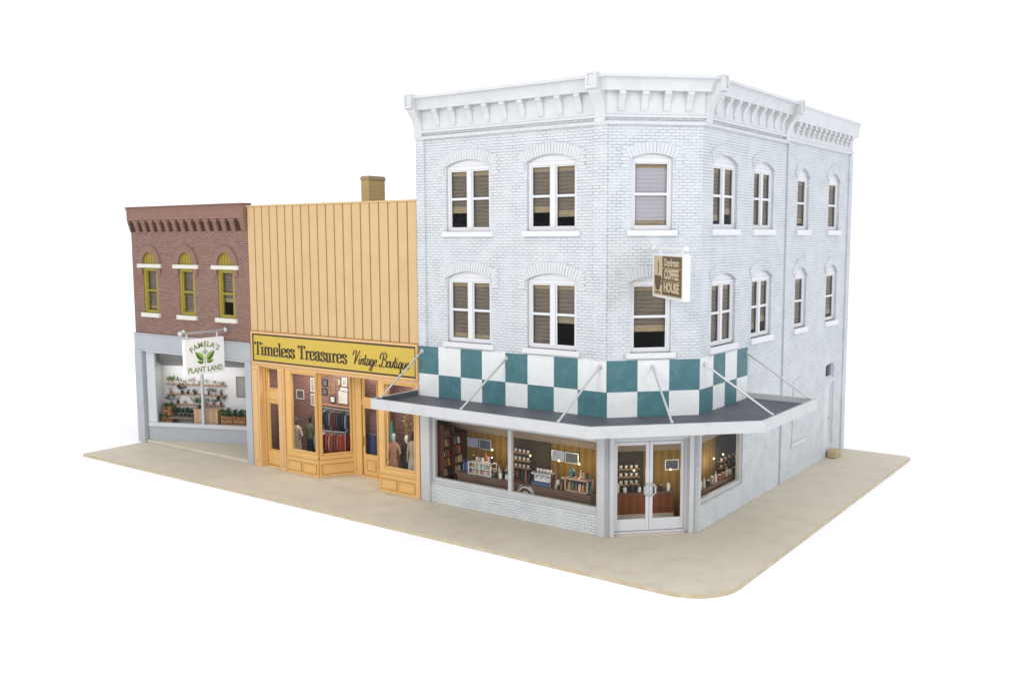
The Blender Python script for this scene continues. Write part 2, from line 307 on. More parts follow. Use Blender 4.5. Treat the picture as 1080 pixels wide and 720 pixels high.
# ------------------------------------------------------------------ wall builder with openings
def arc_z(u, ua, ub, zs, rise):
    if rise <= 0: return zs
    w = (ub - ua) / 2; R = (w * w + rise * rise) / (2 * rise); c = (ua + ub) / 2
    return zs + rise - R + math.sqrt(max(R * R - (u - c) ** 2, 0))
def wall(fr, u0, u1, z0, z1, holes, name, parent, mats, th=.24, n0=0., mi=0):
    """holes: (ua, ub, za, zspring, rise). front sheet, reveals, dark lining behind, closed edges"""
    mb = MB(); us = sorted({u0, u1} | {h[0] for h in holes} | {h[1] for h in holes}); zs = sorted({z0, z1} | {h[2] for h in holes} | {h[3] + h[4] for h in holes})
    for i in range(len(us) - 1):
        for j in range(len(zs) - 1):
            a, b, c, d = us[i], us[i + 1], zs[j], zs[j + 1]; cu, cz = (a + b) / 2, (c + d) / 2
            if any(h[0] < cu < h[1] and h[2] < cz < h[3] + h[4] for h in holes): continue
            mb.add([fr.P(a, n0, c), fr.P(b, n0, c), fr.P(b, n0, d), fr.P(a, n0, d)], [(0, 1, 2, 3)], 0)
            mb.add([fr.P(a, n0 - th, c), fr.P(b, n0 - th, c), fr.P(b, n0 - th, d), fr.P(a, n0 - th, d)], [(3, 2, 1, 0)], 1)
    for ua, ub, za, zsp, rise in holes:
        K = 12 if rise else 1; top = [(ua + (ub - ua) * k / K, arc_z(ua + (ub - ua) * k / K, ua, ub, zsp, rise)) for k in range(K + 1)]
        ring = [(ua, za), (ub, za)] + top[::-1]
        for k in range(len(ring)):
            p, q = ring[k], ring[(k + 1) % len(ring)]
            mb.add([fr.P(p[0], n0, p[1]), fr.P(q[0], n0, q[1]), fr.P(q[0], n0 - th, q[1]), fr.P(p[0], n0 - th, p[1])], [(0, 1, 2, 3)], 2 if len(mats) > 2 else 0)
        if rise:
            zt = zsp + rise
            for k in range(K):
                p, q = top[k], top[k + 1]
                for nn, mm in ((n0, 0), (n0 - th, 1)):
                    mb.add([fr.P(p[0], nn, p[1]), fr.P(q[0], nn, q[1]), fr.P(q[0], nn, zt), fr.P(p[0], nn, zt)], [(0, 1, 2, 3)], mm)
    for a, b in (((u0, z0), (u1, z0)), ((u1, z0), (u1, z1)), ((u1, z1), (u0, z1)), ((u0, z1), (u0, z0))):
        mb.add([fr.P(a[0], n0, a[1]), fr.P(b[0], n0, b[1]), fr.P(b[0], n0 - th, b[1]), fr.P(a[0], n0 - th, a[1])], [(0, 1, 2, 3)], 0)
    return mb.build(name, mats, parent, recalc=False)

def sash_window(fr, b, ua, ub, za, zsp, rise, double, hems, mf, sill_m, sill=(.14, .17), arch=None, mblind=None, frame_w=.09, drop_labels=True, inset=.085):
    """one window of building b; hems = fraction of each lower sash the blind leaves open (per column)"""
    f = MB(); n1 = -inset; n0 = n1 - .07
    zt = zsp + rise
    f.fbox(fr, ua, ua + frame_w, n0, n1, za, zsp); f.fbox(fr, ub - frame_w, ub, n0, n1, za, zsp)
    f.fbox(fr, ua + frame_w, ub - frame_w, n0, n1, za, za + frame_w + .01)
    K = 12; ztop = zsp - .12
    poly = [(ua, zsp + .001), (ua + frame_w, zsp + .001), (ua + frame_w, ztop), (ub - frame_w, ztop), (ub - frame_w, zsp + .001), (ub, zsp + .001)]
    f.fbox(fr, ua + frame_w, ub - frame_w, n0, n1, ztop, zsp)
    if rise:
        arc = [(ua + (ub - ua) * k / K, arc_z(ua + (ub - ua) * k / K, ua, ub, zsp, rise)) for k in range(K + 1)]
        f.fprism(fr, arc, n0 + .01, n1 - .012)
    cols = [(ua + frame_w, ub - frame_w)]
    if double:
        c = (ua + ub) / 2; f.fbox(fr, c - .085, c + .085, n0, n1 + .012, za + frame_w + .01, ztop)
        cols = [(ua + frame_w, c - .085), (c + .085, ub - frame_w)]
    zm = (za + frame_w + ztop) / 2 + .02
    for p, q in cols:
        f.fbox(fr, p, q, n0 - .005, n1 - .016, zm - .04, zm + .04)
        for s in (p, q - .045): f.fbox(fr, s, s + .045, n0 + .004, n1 - .02, za + frame_w + .01, ztop)
        f.fbox(fr, p + .045, q - .045, n0 + .004, n1 - .02, ztop - .045, ztop); f.fbox(fr, p + .045, q - .045, n0 + .004, n1 - .02, za + frame_w + .01, za + frame_w + .05)
    w = f.build('window', mf, b); bevel(w, .008, 1)
    for k, (p, q) in enumerate(cols):
        for lo, hi in ((za + frame_w, zm - .03), (zm + .03, ztop)):
            g = MB(); g.fbox(fr, p + .02, q - .02, n0 + .02, n0 + .026, lo, hi); g.build('pane', M['glass'], w)
        lo = za + frame_w + (zm - za) * hems[k]
        bl = MB(); bl.fbox(fr, p - .01, q + .01, n0 - .055, n0 - .045, lo, ztop, 0)
        if hems[k] > 0: bl.fbox(fr, p - .01, q + .01, n0 - .058, n0 - .043, lo - .14, lo + .05, 1)
        bl.fbox(fr, p - .01, q + .01, n0 - .0575, n0 - .0425, ztop - .17, ztop - .01, 1)
        bl.build('blind', [mblind or M['blind'], M['blindtan']], w)
    s = MB(); s.fbox(fr, ua - sill[0], ub + sill[0], -.12, .10, za - sill[1], za); so = s.build('sill', sill_m, w); bevel(so, .015, 1)
    if arch:
        h, mv = arch; a = MB(); wd = (ub - ua) / 2; c = (ua + ub) / 2; R = (wd * wd + rise * rise) / (2 * rise); zc = zsp + rise - R
        th = math.asin(min(1, (wd + .06) / R)); N = max(9, int(2 * th * R / .095))
        for k in range(N if drop_labels else 0):
            a0 = -th + 2 * th * (k + .09) / N; a1 = -th + 2 * th * (k + .91) / N
            po = [(c + r * math.sin(t), zc + r * math.cos(t)) for r, t in ((R + .005, a0), (R + h, a0), (R + h, a1), (R + .005, a1))]
            a.fprism(fr, po, -.02, .04 + random.uniform(-.008, .01))
        # mortar bed behind the raised bricks
        bed = [(c + R * math.sin(-th + 2 * th * k / 16), zc + R * math.cos(-th + 2 * th * k / 16)) for k in range(17)]
        bed2 = [(c + (R + h) * math.sin(-th + 2 * th * k / 16), zc + (R + h) * math.cos(-th + 2 * th * k / 16)) for k in range(17)]
        for k in range(16): a.fprism(fr, [bed[k], bed2[k], bed2[k + 1], bed[k + 1]], -.02, .022 if drop_labels else .022, 1 if drop_labels else 0)
        if drop_labels:
            for sgn in (-1, 1):
                ue = wd + .07
                for r in range(6):
                    ex = .26 if r % 2 == 0 else .20
                    p0, p1 = c + sgn * ue, c + sgn * (ue + ex); zz = zsp - .28 + r * .1
                    a.fbox(fr, p0, p1, -.02, .03 + random.uniform(-.006, .006), zz, zz + .09)
        a.build('brick_arch', [mv, M['archbed']], w)
    return w

# ------------------------------------------------------------------ CORNER BUILDING
CB = thing('corner_building', (-2.6, 8, 0), 'white painted three-storey brick corner building with teal checkerboard band and canopy', 'building')
WB = [M['wbrick'], M['dark']]
sp_u, sp_l = (9.10, 11.17, .2), (5.52, 7.62, .2)
frw = [(-6.04, -4.25), (-2.84, -1.06)]
fh = [(a, b, z0, zs, r) for a, b in frw for z0, zs, r in (sp_u, sp_l)]
wall(FRONT, -7.28, 0, 3.5, 13.0, fh, 'wall', CB, WB)
chw = (.70, 1.93)
wall(CHAM, 0, 2 * S2, 3.0, 13.0, [(chw[0], chw[1], z0, zs, .12) for z0, zs, r in (sp_u, sp_l)], 'wall', CB, WB)
sdw = [(2.78, 4.58, True), (5.93, 7.68, True), (10.02, 11.22, False), (13.52, 14.82, False)]
sh = [(a, b, z0 + .04, zs - (.05 if d else .12), .22 if d else .28) for a, b, d in sdw for z0, zs, r in (sp_u, sp_l)]
sh += [(2.1, 5.46, .74, 3.0, 0), (13.75, 14.87, .42, 3.05, 0), (13.80, 14.82, 3.22, 3.72, .12)]
wall(SIDE, 2.0, 16.3, 0, 13.0, sh, 'wall', CB, WB)
bw_ = MB(); bw_.box(-7.28, 1.76, 16.06, 16.3, 0, 13.0); bw_.box(-7.28, -7.04, .3, 16.06, 0, 13.0); bw_.build('wall', M['wbrick'], CB)
rf = MB(); rf.add([(-7.2, .1, 12.7), (-.05, .1, 12.7), (1.9, 2.05, 12.7), (1.9, 16.1, 12.7), (-7.2, 16.1, 12.7)], [(0, 1, 2, 3, 4)]); rf.add([(-7.2, .1, 12.6), (-.05, .1, 12.6), (1.9, 2.05, 12.6), (1.9, 16.1, 12.6), (-7.2, 16.1, 12.6)], [(4, 3, 2, 1, 0)]); rf.build('roof', M['roof'], CB)
hem_f = [((.55, 0), (.5, .45)), ((0, 0), (.0, .55))]     # [window][upper, lower]
hems = {(0, 0): (.62, 0), (0, 1): (.15, .12), (1, 0): (.58, .45), (1, 1): (0, .8)}
for i, (a, b) in enumerate(frw):
    for j, (z0, zs, r) in enumerate((sp_u, sp_l)):
        sash_window(FRONT, CB, a, b, z0, zs, r, True, hems[(i, j)], M['sash'], M['sash'], arch=(.34, M['voussoir']))
for j, (z0, zs, r) in enumerate((sp_u, sp_l)):
    sash_window(CHAM, CB, chw[0], chw[1], z0, zs, .12, False, [(.14,), (.62,)][j], M['sash'], M['sash'], arch=(.33, M['voussoir']), mblind=M['blindgrey'] if j == 0 else None)
for i, (a, b, d) in enumerate(sdw):
    for j, (z0, zs, r) in enumerate((sp_u, sp_l)):
        sash_window(SIDE, CB, a, b, z0 + .04, zs - (.05 if d else .12), .22 if d else .28, d, (0, .0) if (i + j) % 2 else (.3, .5), M['sash'], M['sash'], arch=(.34, M['wbrick']), sill=(.12, .2), drop_labels=False)
# piers, bands and the vertical joint
for fr, u0, u1, z0, z1, nn in ((FRONT, -7.28, -6.93, 5.31, 12.15, .06), (FRONT, -.45, -.0, 5.3, 12.15, .06), (SIDE, 8.88, 9.24, 0, 12.15, .05), (SIDE, 15.9, 16.3, 0, 12.15, .06)):
    p = MB(); p.fbox(fr, u0, u1, -.02, nn, z0, z1); p.build('pier', M['wbrick'], CB)
j = MB(); j.fbox(SIDE, 8.80, 8.86, -.02, .006, 0, 12.15); j.build('joint', M['joint'], CB)

# cornices
T = math.tan(math.radians(22.5))
prof = [(-.1, 12.30), (.09, 12.30), (.10, 12.36), (.05, 12.40), (.05, 13.02), (.28, 13.02), (.29, 13.10)]
prof += [(.30 + .17 * (1 - math.cos(t * math.pi / 2)), 13.10 + .26 * math.sin(t * math.pi / 2)) for t in (.2, .4, .6, .8, 1)] + [(.50, 13.36), (.50, 13.45), (-.1, 13.45)]
band = [(-.05, 12.10), (.085, 12.10), (.10, 12.14), (.085, 12.19), (-.05, 12.19)]
def bracket(fr, u, w, z0, z1, d, mb):
    h = z1 - z0
    pr = [(.03, z0), (.09, z0), (.10, z0 + .05), (.085, z0 + .12 * h), (.10, z0 + .4 * h), (.05 + d * .65, z0 + .72 * h), (.05 + d, z0 + .84 * h), (.05 + d, z1), (.03, z1)]
    mb.fextr(fr, pr, u - w / 2, u + w / 2)
def console(fr, u0, u1, cn):
    pr = [(-.05, 12.16), (.11, 12.16), (.12, 12.28), (.09, 12.32), (.12, 12.48), (.2, 12.68), (.33, 12.86), (.42, 12.96), (.46, 13.04), (.56, 13.05), (.565, 13.50), (-.05, 13.50)]
    c = MB(); c.fextr(fr, pr, u0, u1)
    w = u1 - u0
    o = c.build('console', M['white'], cn); bevel(o, .012, 1)
    # raised frame on its face
    d = MB()
    for a, b, z0, z1 in ((u0, u0 + .07, 13.06, 13.52), (u1 - .07, u1, 13.06, 13.52), (u0 + .07, u1 - .07, 13.06, 13.13), (u0 + .07, u1 - .07, 13.46, 13.52)): d.fbox(fr, a, b, .55, .60, z0, z1)
    d.build('console_panel', M['white'], cn)
def cornice(fr, u0, u1, m0, m1, brs, cons, wcb):
    c = MB(); c.fextr(fr, prof, u0, u1, m0, m1); c.fextr(fr, band, u0, u1, m0, m1)
    cn = c.build('cornice', M['white'], CB)
    for u in brs:
        mb = MB(); bracket(fr, u, .19, 12.48, 13.02, .21, mb); mb.build('bracket', M['white'], cn)
    for a, b in cons: console(fr, a, b, cn)
cornice(FRONT, -7.28, 0, 0, T, [-6.32 + .674 * k for k in range(9)], [(-7.30, -6.98), (-.42, -.06)], 1)
cornice(CHAM, 0, 2 * S2, -T, T, [.36, 1.03, 1.70, 2.37], [], 1)
cornice(SIDE, 2.0, 8.82, -T, 0, [2.78 + .672 * k for k in range(9)], [(2.05, 2.42), (8.52, 8.86)], 1)
# rear part of the side: plainer corbelled cornice
c = MB(); c.fextr(SIDE, [(-.1, 12.84), (.24, 12.88), (.30, 13.36), (.34, 13.38), (.34, 13.46), (-.1, 13.46)], 8.862, 16.34)
c.fextr(SIDE, [(-.1, 12.2), (.08, 12.2), (.10, 12.26), (.06, 12.32), (-.1, 12.32)], 8.862, 16.34)
c.fbox(SIDE, 8.862, 16.34, -.1, .03, 12.32, 12.86)
cn = c.build('cornice', M['white'], CB)
for k in range(12):
    mb = MB(); u = 9.55 + .56 * k
    mb.fextr(SIDE, [(.02, 12.50), (.12, 12.50), (.12, 12.60), (.17, 12.62), (.17, 12.72), (.23, 12.74), (.23, 12.885), (.02, 12.87)], u - .10, u + .10); mb.fbox(SIDE, u - .15, u + .15, .02, .16, 12.625, 12.70); mb.build('corbel', M['white'], cn)

# checkerboard band
ck = MB()
fc = [-7.30, -6.43, -5.48, -4.6, -3.67, -2.82, -1.84, -.98, -.0]
e = .035
def check(fr, us, first, z=(3.6, 4.375, 5.30)):
    for i in range(len(us) - 1):
        for r in range(2):
            green = (i + r) % 2 == (0 if first == 'G' else 1)
            a, b = us[i], us[i + 1]
            ck.fbox(fr, a, b, -.01, e + random.uniform(-.004, .004), z[1 - r], z[2 - r], 0 if green else 1)
check(FRONT, fc, 'G'); check(CHAM, [0, .92, 1.89, 2 * S2], 'G'); check(SIDE, [2.0, 2.93, 3.82, 4.75, 5.63], 'W')
ck.build('checkerboard_band', [M['teal'], M['checkwhite']], CB)

# canopy
def offs(n):   # outline of the facade pushed out by n, from left end to right end
    return [(-7.42, -n), (n * T, -n), (2 + n * 1.0, 2 - n * T), (2 + n, 5.72)]
cz0, cz1 = 3.47, 3.80
cn = MB()
outer = [(-7.42, -2.25), (.80, -2.25), (4.32, 1.27), (4.32, 5.72)]
inner = [(-7.34, -2.17), (.767, -2.17), (4.24, 1.303), (4.24, 5.64)]
wallp = [(-7.42, -.05), (.02, -.05), (2.05, 1.98), (2.05, 5.72)]
wallq = [(-7.34, -.05), (.02, -.05), (2.05, 1.98), (2.05, 5.64)]
for i in range(3):
    q = [outer[i], outer[i + 1], inner[i + 1], inner[i]]
    cn.prism([(x, y, cz0) for x, y in q], [(x, y, cz1) for x, y in q])
q = [wallp[0], outer[0], inner[0], wallq[0]]; cn.prism([(x, y, cz0) for x, y in q], [(x, y, cz1) for x, y in q])
q = [outer[3], wallp[3], wallq[3], inner[3]]; cn.prism([(x, y, cz0) for x, y in q], [(x, y, cz1) for x, y in q])
can = cn.build('canopy', M['silver'], CB)
dk = MB(); q = inner + wallq[::-1]; dk.prism([(x, y, 3.52) for x, y in q], [(x, y, 3.625) for x, y in q], 0); dk.build('deck', M['deck'], can)
so = MB(); so.prism([(x, y, 3.49) for x, y in q], [(x, y, 3.515) for x, y in q]); so.build('soffit', M['silver'], can)
# dark inner face of the left rim
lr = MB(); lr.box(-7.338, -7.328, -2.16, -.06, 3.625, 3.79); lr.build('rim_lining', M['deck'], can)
rods = [((-7.15, -.04, 5.12), (-7.2, -2.0, 3.82)), ((-3.64, -.04, 5.12), (-3.8, -2.1, 3.81)), ((-.22, -.04, 5.12), (-.32, -2.1, 3.81)), ((.99, .94, 5.12), (2.33, -.42, 3.81)), ((2.04, 2.27, 5.12), (4.16, 2.3, 3.81)), ((2.04, 5.60, 5.1), (4.2, 5.5, 3.81))]
for a, b in rods:
    r = MB(); r.tube([a, b], .034, 8); r.ball(b, .05); r.ball(a, .06)
    d = (Vector(b) - Vector(a)).normalized()
    r.tube([Vector(a), Vector(a) - Vector((d.x, d.y, 0)).normalized() * .07], .085, 10); r.build('tie_rod', M['rodm'], can, smooth=40)

# coffee house shopfront
for fr, u0, u1, z1, nn in ((FRONT, -7.25, -6.85, 3.47, .08), (FRONT, -.25, -.03, 3.47, .08), (CHAM, .10, .24, 3.47, .06), (CHAM, 2.56, 2.70, 3.47, .06), (SIDE, 2.03, 2.12, 3.47, .07)):
    p = MB(); p.fbox(fr, u0, u1, -.3, nn, 0, z1); o = p.build('pilaster', M['silver'], CB); bevel(o, .012, 1)
for u0, u1 in ((.0, .10), (2.70, 2 * S2)): g = MB(); g.fbox(CHAM, u0, u1, -.3, -.05, 0, 3.45); g.build('joint', M['joint'], CB)
h = MB(); h.fbox(FRONT, -6.85, -.25, -.3, .02, 2.96, 3.49); h.fbox(CHAM, .24, 2.56, -.42, -.02, 2.92, 3.45); h.build('header', M['silver'], CB)
a = MB(); a.fbox(FRONT, -6.85, -.25, -.28, .0, 0, .62); a.build('apron_wall', M['wbrick'], CB)
def frame_rect(mb, fr, u0, u1, z0, z1, w, n0, n1, bot=None, mi=0):
    bot = bot or w
    mb.fbox(fr, u0, u0 + w, n0, n1, z0, z1, mi); mb.fbox(fr, u1 - w, u1, n0, n1, z0, z1, mi)
    mb.fbox(fr, u0 + w, u1 - w, n0, n1, z1 - w, z1, mi); mb.fbox(fr, u0 + w, u1 - w, n0, n1, z0, z0 + bot, mi)
def pane(fr, u0, u1, n, z0, z1, par):
    g = MB(); g.fbox(fr, u0, u1, n - .006, n, z0, z1); return g.build('pane', M['glass'], par)
f = MB(); frame_rect(f, FRONT, -6.85, -.25, .62, 2.96, .13, -.2, -.06, .22); f.fbox(FRONT, -3.66, -3.52, -.19, -.05, .84, 2.83); f.fbox(FRONT, -6.85, -.25, -.2, -.02, .62, .70)
sw = f.build('shop_window', M['silver'], CB); bevel(sw, .01, 1); pane(FRONT, -6.73, -3.65, -.13, .83, 2.84, sw); pane(FRONT, -3.53, -.37, -.13, .83, 2.84, sw)
f = MB(); frame_rect(f, SIDE, 2.12, 5.46, .74, 3.0, .1, -.2, -.05, .17); f.fbox(SIDE, 2.12, 5.5, -.05, .03, .70, .80)
sw = f.build('shop_window', M['silver'], CB); bevel(sw, .01, 1); pane(SIDE, 2.2, 5.38, -.13, .88, 2.92, sw)
a = MB(); a.fbox(SIDE, 2.1, 5.5, -.05, .02, 0, .70); a.build('apron_wall', M['wbrick'], CB)
# doors
DR = Frame(CHAM.P(0, -.26, 0), CHAM.U, CHAM.N)
f = MB(); f.fbox(DR, .24, .30, -.08, .06, .06, 2.92); f.fbox(DR, 2.50, 2.56, -.08, .06, .06, 2.92); f.fbox(DR, .30, 2.50, -.08, .06, 2.84, 2.92); f.fbox(DR, .24, 2.56, -.1, .10, 0, .07); f.fbox(DR, .30, 2.5, .05, .065, 2.815, 2.84, 1)
f.build('door_frame', [M['doorwhite'], M['joint']], CB)
for u0, u1, hs in ((.305, 1.395, 1.33), (1.405, 2.495, 1.47)):
    d = MB(); frame_rect(d, DR, u0, u1, .085, 2.81, .105, -.03, .03, .36); do = d.build('door', M['doorwhite'], CB); bevel(do, .01, 1)
    pane(DR, u0 + .1, u1 - .1, .003, .44, 2.71, do)
    hd = MB(); s = 1 if hs > 1.4 else -1
    hd.tube([DR.P(hs, .03, 1.16), DR.P(hs, .11, 1.16), DR.P(hs + s * .10, .11, 1.24), DR.P(hs + s * .10, .11, 1.44), DR.P(hs, .11, 1.52), DR.P(hs, .03, 1.52)], .032, 6); hd.build('handle', M['metal'], do)
# rear door, blocked window
f = MB(); frame_rect(f, SIDE, 13.75, 14.87, .42, 3.05, .1, -.16, -.05); f.fbox(SIDE, 13.85, 14.77, -.15, -.09, .52, 2.95)
for z0, z1 in ((.65, 1.5), (1.65, 2.8)): frame_rect(f, SIDE, 13.97, 14.65, z0, z1, .05, -.1, -.075)
d = f.build('back_door', M['white'], CB); hd = MB(); hd.ball(SIDE.P(14.62, -.05, 1.56), .05); hd.build('handle', M['metal'], d)
f = MB(); frame_rect(f, SIDE, 13.80, 14.82, 3.22, 3.84, .07, -.16, -.06); t = f.build('transom_window', M['white'], CB); pane(SIDE, 13.86, 14.76, -.1, 3.28, 3.78, t)
b = MB(); b.fbox(SIDE, 10.08, 11.28, -.02, .03, 1.32, 3.55); b.fprism(SIDE, [(10.08 + 1.2 * k / 10, arc_z(10.08 + 1.2 * k / 10, 10.08, 11.28, 3.551, .14)) for k in range(11)], -.02, .03); o = b.build('blocked_window', M['wbrick'], CB)
b = MB(); b.fbox(SIDE, 9.98, 11.38, -.02, .07, 1.18, 1.31); b.build('sill', M['white'], o)
st = MB(); st.box(2.07, 2.44, 14.05, 14.75, .001, .30); o = st.build('door_step', M['step']); bevel(o, .05, 2)
tag(o, 'small tan stone step block at the back door of the white building', 'step')

# --- coffee house interior shell
sh = MB()
ip = [(-6.95, 1.6), (-.66, 1.6), (1.0, 3.26), (1.0, 7.6)]
def strip(mb, pts, z0, z1, mi=0, th=.05):
    for i in range(len(pts) - 1):
        (x0, y0), (x1, y1) = pts[i], pts[i + 1]; d = Vector((x1 - x0, y1 - y0)).normalized(); nn = Vector((-d.y, d.x)) * th
        q = [(x0, y0), (x1, y1), (x1 + nn.x, y1 + nn.y), (x0 + nn.x, y0 + nn.y)]
        mb.prism([(x, y, z0) for x, y in q], [(x, y, z1) for x, y in q], mi)
strip(sh, ip, 0, 2.35)
sh.box(-7.03, -6.96, .2, 1.6, 0, 3.0, 1); sh.box(1.0, 1.75, 7.6, 7.65, 0, 3.0, 0)
for x0, x1 in ((-4.62, -3.02), (-1.95, -1.0)): pass
sh.build('inner_wall', [M['gold'], M['olivewall']], CB)
dkp = MB()
for x0, x1 in ((-6.9, -6.55), (-4.55, -3.05)): dkp.box(x0, x1, 1.575, 1.597, .0, 2.30)
dkp.fbox(Frame((-.66, 1.6, 0), (1, 1, 0), (1, -1, 0)), .05, .95, .005, .025, 0, 2.3); dkp.box(1.003, 1.02, 5.5, 7.55, 0, 2.3)
dkp.build('dim_wall_sheet', M['olivewall'], CB)  # dark sheets paint the dim stretches of the gold wall
cl = MB(); op = [(-6.95, .22), (-.12, .22), (1.78, 2.12), (1.78, 7.6)]
for i in range(3):
    a0, a1, b0, b1 = op[i], op[i + 1], ip[i], ip[i + 1]
    cl.prism([(a0[0], a0[1], 2.98), (a1[0], a1[1], 2.98), (b1[0], b1[1], 2.2), (b0[0], b0[1], 2.2)], [(a0[0], a0[1], 3.03), (a1[0], a1[1], 3.03), (b1[0], b1[1], 2.25), (b0[0], b0[1], 2.25)])
cl.build('ceiling', M['coffceil'], CB)
fl = MB(); q = [(-6.95, .28), (-.1, .28), (.3, .3), (1.7, 1.72), (1.72, 7.6), (1.0, 7.6), (1.0, 3.26), (-.66, 1.6), (-6.95, 1.6)]; fl.prism([(x, y, .001) for x, y in q], [(x, y, .03) for x, y in q]); fl.build('floor', M['tilefl'], CB)

# counters (free standing)
ct = MB(); ct.box(-6.1, -.85, .5, .95, .03, .98); ct.box(-6.15, -.8, .46, .98, .98, 1.03)
tag(ct.build('counter', M['counterdk']), 'long dark wood counter behind the left coffee shop window', 'counter')
DC = Frame(CHAM.P(0, -1.2, 0), CHAM.U, CHAM.N)
ct = MB(); ct.fbox(DC, .35, 2.5, -.3, 0, .30, .92, 0); ct.fbox(DC, .35, 2.5, -.3, .01, .03, .297, 2); ct.fbox(DC, .32, 2.53, -.33, .03, .92, .97, 1)
tag(ct.build('counter', [M['doorcounter'], M['counterdk'], M['tilefl']]), 'reddish brown panelled counter seen through the double glass doors', 'counter')
ct = MB(); ct.box(1.22, 1.6, 3.3, 7.3, .03, .87); ct.box(1.2, 1.63, 3.27, 7.33, .87, .92)
tag(ct.build('counter', M['counterdk']), 'dark wood counter behind the side window of the coffee shop', 'counter')
# round emblem on the counter front
em = MB(); 
def ring(mb, fr, u, z, r0, r1, n0, n1, mi=0, seg=28):
    for k in range(seg):
        a, b = 2 * math.pi * k / seg, 2 * math.pi * (k + 1) / seg
        mb.fprism(fr, [(u + r0 * math.cos(a), z + r0 * math.sin(a)), (u + r1 * math.cos(a), z + r1 * math.sin(a)), (u + r1 * math.cos(b), z + r1 * math.sin(b)), (u + r0 * math.cos(b), z + r0 * math.sin(b))], n0, n1, mi)
EMB = Frame((0, .5, 0), (1, 0, 0), (0, -1, 0))
ring(em, EMB, -3.27, .66, .25, .29, .0, .03); ring(em, EMB, -3.27, .66, .33, .35, .0, .03)
em.fprism(EMB, [(-3.4, .62), (-3.14, .62), (-3.18, .78), (-3.36, .78)], 0, .03)
tag(em.build('round_emblem', M['framewht']), 'round white line emblem on the dark counter front', 'emblem')
# bookcase along the left wall
bc = thing('bookcase', (-6.8, .9, .03), 'tall red-brown bookcase of packets at the left end of the coffee shop', 'bookcase')
m_ = MB(); X0, X1, Y0, Y1 = -6.94, -6.58, .33, 1.5
for y, zt_ in ((Y0, 2.6), ((Y0 + Y1) / 2, 2.48), (Y1 - .04, 2.2)): m_.box(X0, X1, y, y + .04, .03, zt_)
m_.box(X0, X0 + .02, Y0 + .04, Y1 - .04, .03, 2.2); m_.box(X0, X0 + .02, Y0 + .04, (Y0 + Y1) / 2, 2.2, 2.48); m_.box(X0, X1, Y0 + .04, (Y0 + Y1) / 2, 2.46, 2.49); m_.box(X0, X1, (Y0 + Y1) / 2 + .04, Y1 - .04, 2.17, 2.2); m_.build('carcass', M['case'], bc)
levels = [.46, .80, 1.14, 1.48, 1.82, 2.16]
for z in levels:
    s = MB(); s.box(X0 + .02, X1 - .01, Y0 + .04, Y1 - .04 if z < 2 else (Y0 + Y1) / 2, z - .03, z); s.build('shelf', M['case'], bc)
pk_c = [('orange', (.55, .24, .05)), ('cream', (.62, .56, .46)), ('brown', (.22, .1, .05)), ('white', (.68, .67, .63)), ('black', (.03, .03, .03)), ('red', (.38, .06, .04)), ('green', (.06, .15, .08)), ('tan', (.45, .33, .2))]
pk_m = {n_: mat(n_ + '_packet', c_, .5, var=.15, vscale=8) for n_, c_ in pk_c}
rows_ = ['topmost', 'second', 'third', 'fourth', 'fifth', 'lowest']
for li, z in enumerate(levels[::-1]):
    y = Y0 + .07; k = 0
    while y < (Y1 - .16 if z < 2 else (Y0 + Y1) / 2 - .14) and k < 11:
        w = random.uniform(.085, .12)
        if abs(y + w / 2 - (Y0 + Y1) / 2) < .1: y = (Y0 + Y1) / 2 + .06
        h = random.uniform(.2, .28); nm = random.choice(pk_c)[0]
        p = MB(); zz = z
        p.prism([(X1 - .2, y, zz), (X1 - .06, y, zz), (X1 - .06, y + w, zz), (X1 - .2, y + w, zz)], [(X1 - .17, y + .01, zz + h), (X1 - .09, y + .01, zz + h), (X1 - .09, y + w - .01, zz + h), (X1 - .17, y + w - .01, zz + h)])
        o = p.build('coffee_packet', pk_m[nm]); tag(o, '%s coffee packet, %s from the window on the %s shelf of the bookcase' % (nm, ORD[k], rows_[li]), 'packet', 'packets on the bookcase')
        y += w + .02; k += 1
# menu boards, shelves, lamps
def panel(name, fr, u0, u1, z0, z1, mfr, mfc, label, cat, group=None, w=.03, th=.03):
    c = fr.P((u0 + u1) / 2, 0, z0); t = thing(name, c, label, cat, group)
    f = MB(); frame_rect(f, fr, u0, u1, z0, z1, w, 0.002, th); f.build('frame', mfr, t)
    b = MB(); b.fbox(fr, u0 + w, u1 - w, .002, th * .6, z0 + w, z1 - w); b.build('face', mfc, t); return t
BACK = Frame((0, 1.575, 0), (1, 0, 0), (0, -1, 0))
BACKC = Frame((-.66, 1.6, 0), (1, 1, 0), (1, -1, 0)); BACKS = Frame((1.0, 0, 0), (0, 1, 0), (1, 0, 0))
panel('menu_board', BACK, -6.52, -6.03, 1.66, 2.0, M['metal'], M['boardl'], 'pale lit menu board, leftmost on the coffee shop wall', 'menu board', 'menu boards in the coffee shop')
panel('menu_board', BACK, -5.98, -5.47, 1.64, 2.0, M['metal'], M['board'], 'dark menu board beside the pale one in the left pane', 'menu board', 'menu boards in the coffee shop')
panel('menu_board', BACK, -2.97, -2.48, 1.65, 2.0, M['metal'], M['boardl'], 'pale lit menu board in the pane nearest the glass doors', 'menu board', 'menu boards in the coffee shop')
panel('menu_board', BACK, -2.45, -1.93, 1.64, 2.0, M['metal'], M['board'], 'dark menu board in the pane nearest the glass doors', 'menu board', 'menu boards in the coffee shop')
panel('menu_board', BACKC, 1.66, 2.12, 1.56, 1.9, M['framewht'], M['board'], 'framed menu board seen through the right glass door', 'menu board', 'menu boards in the coffee shop')
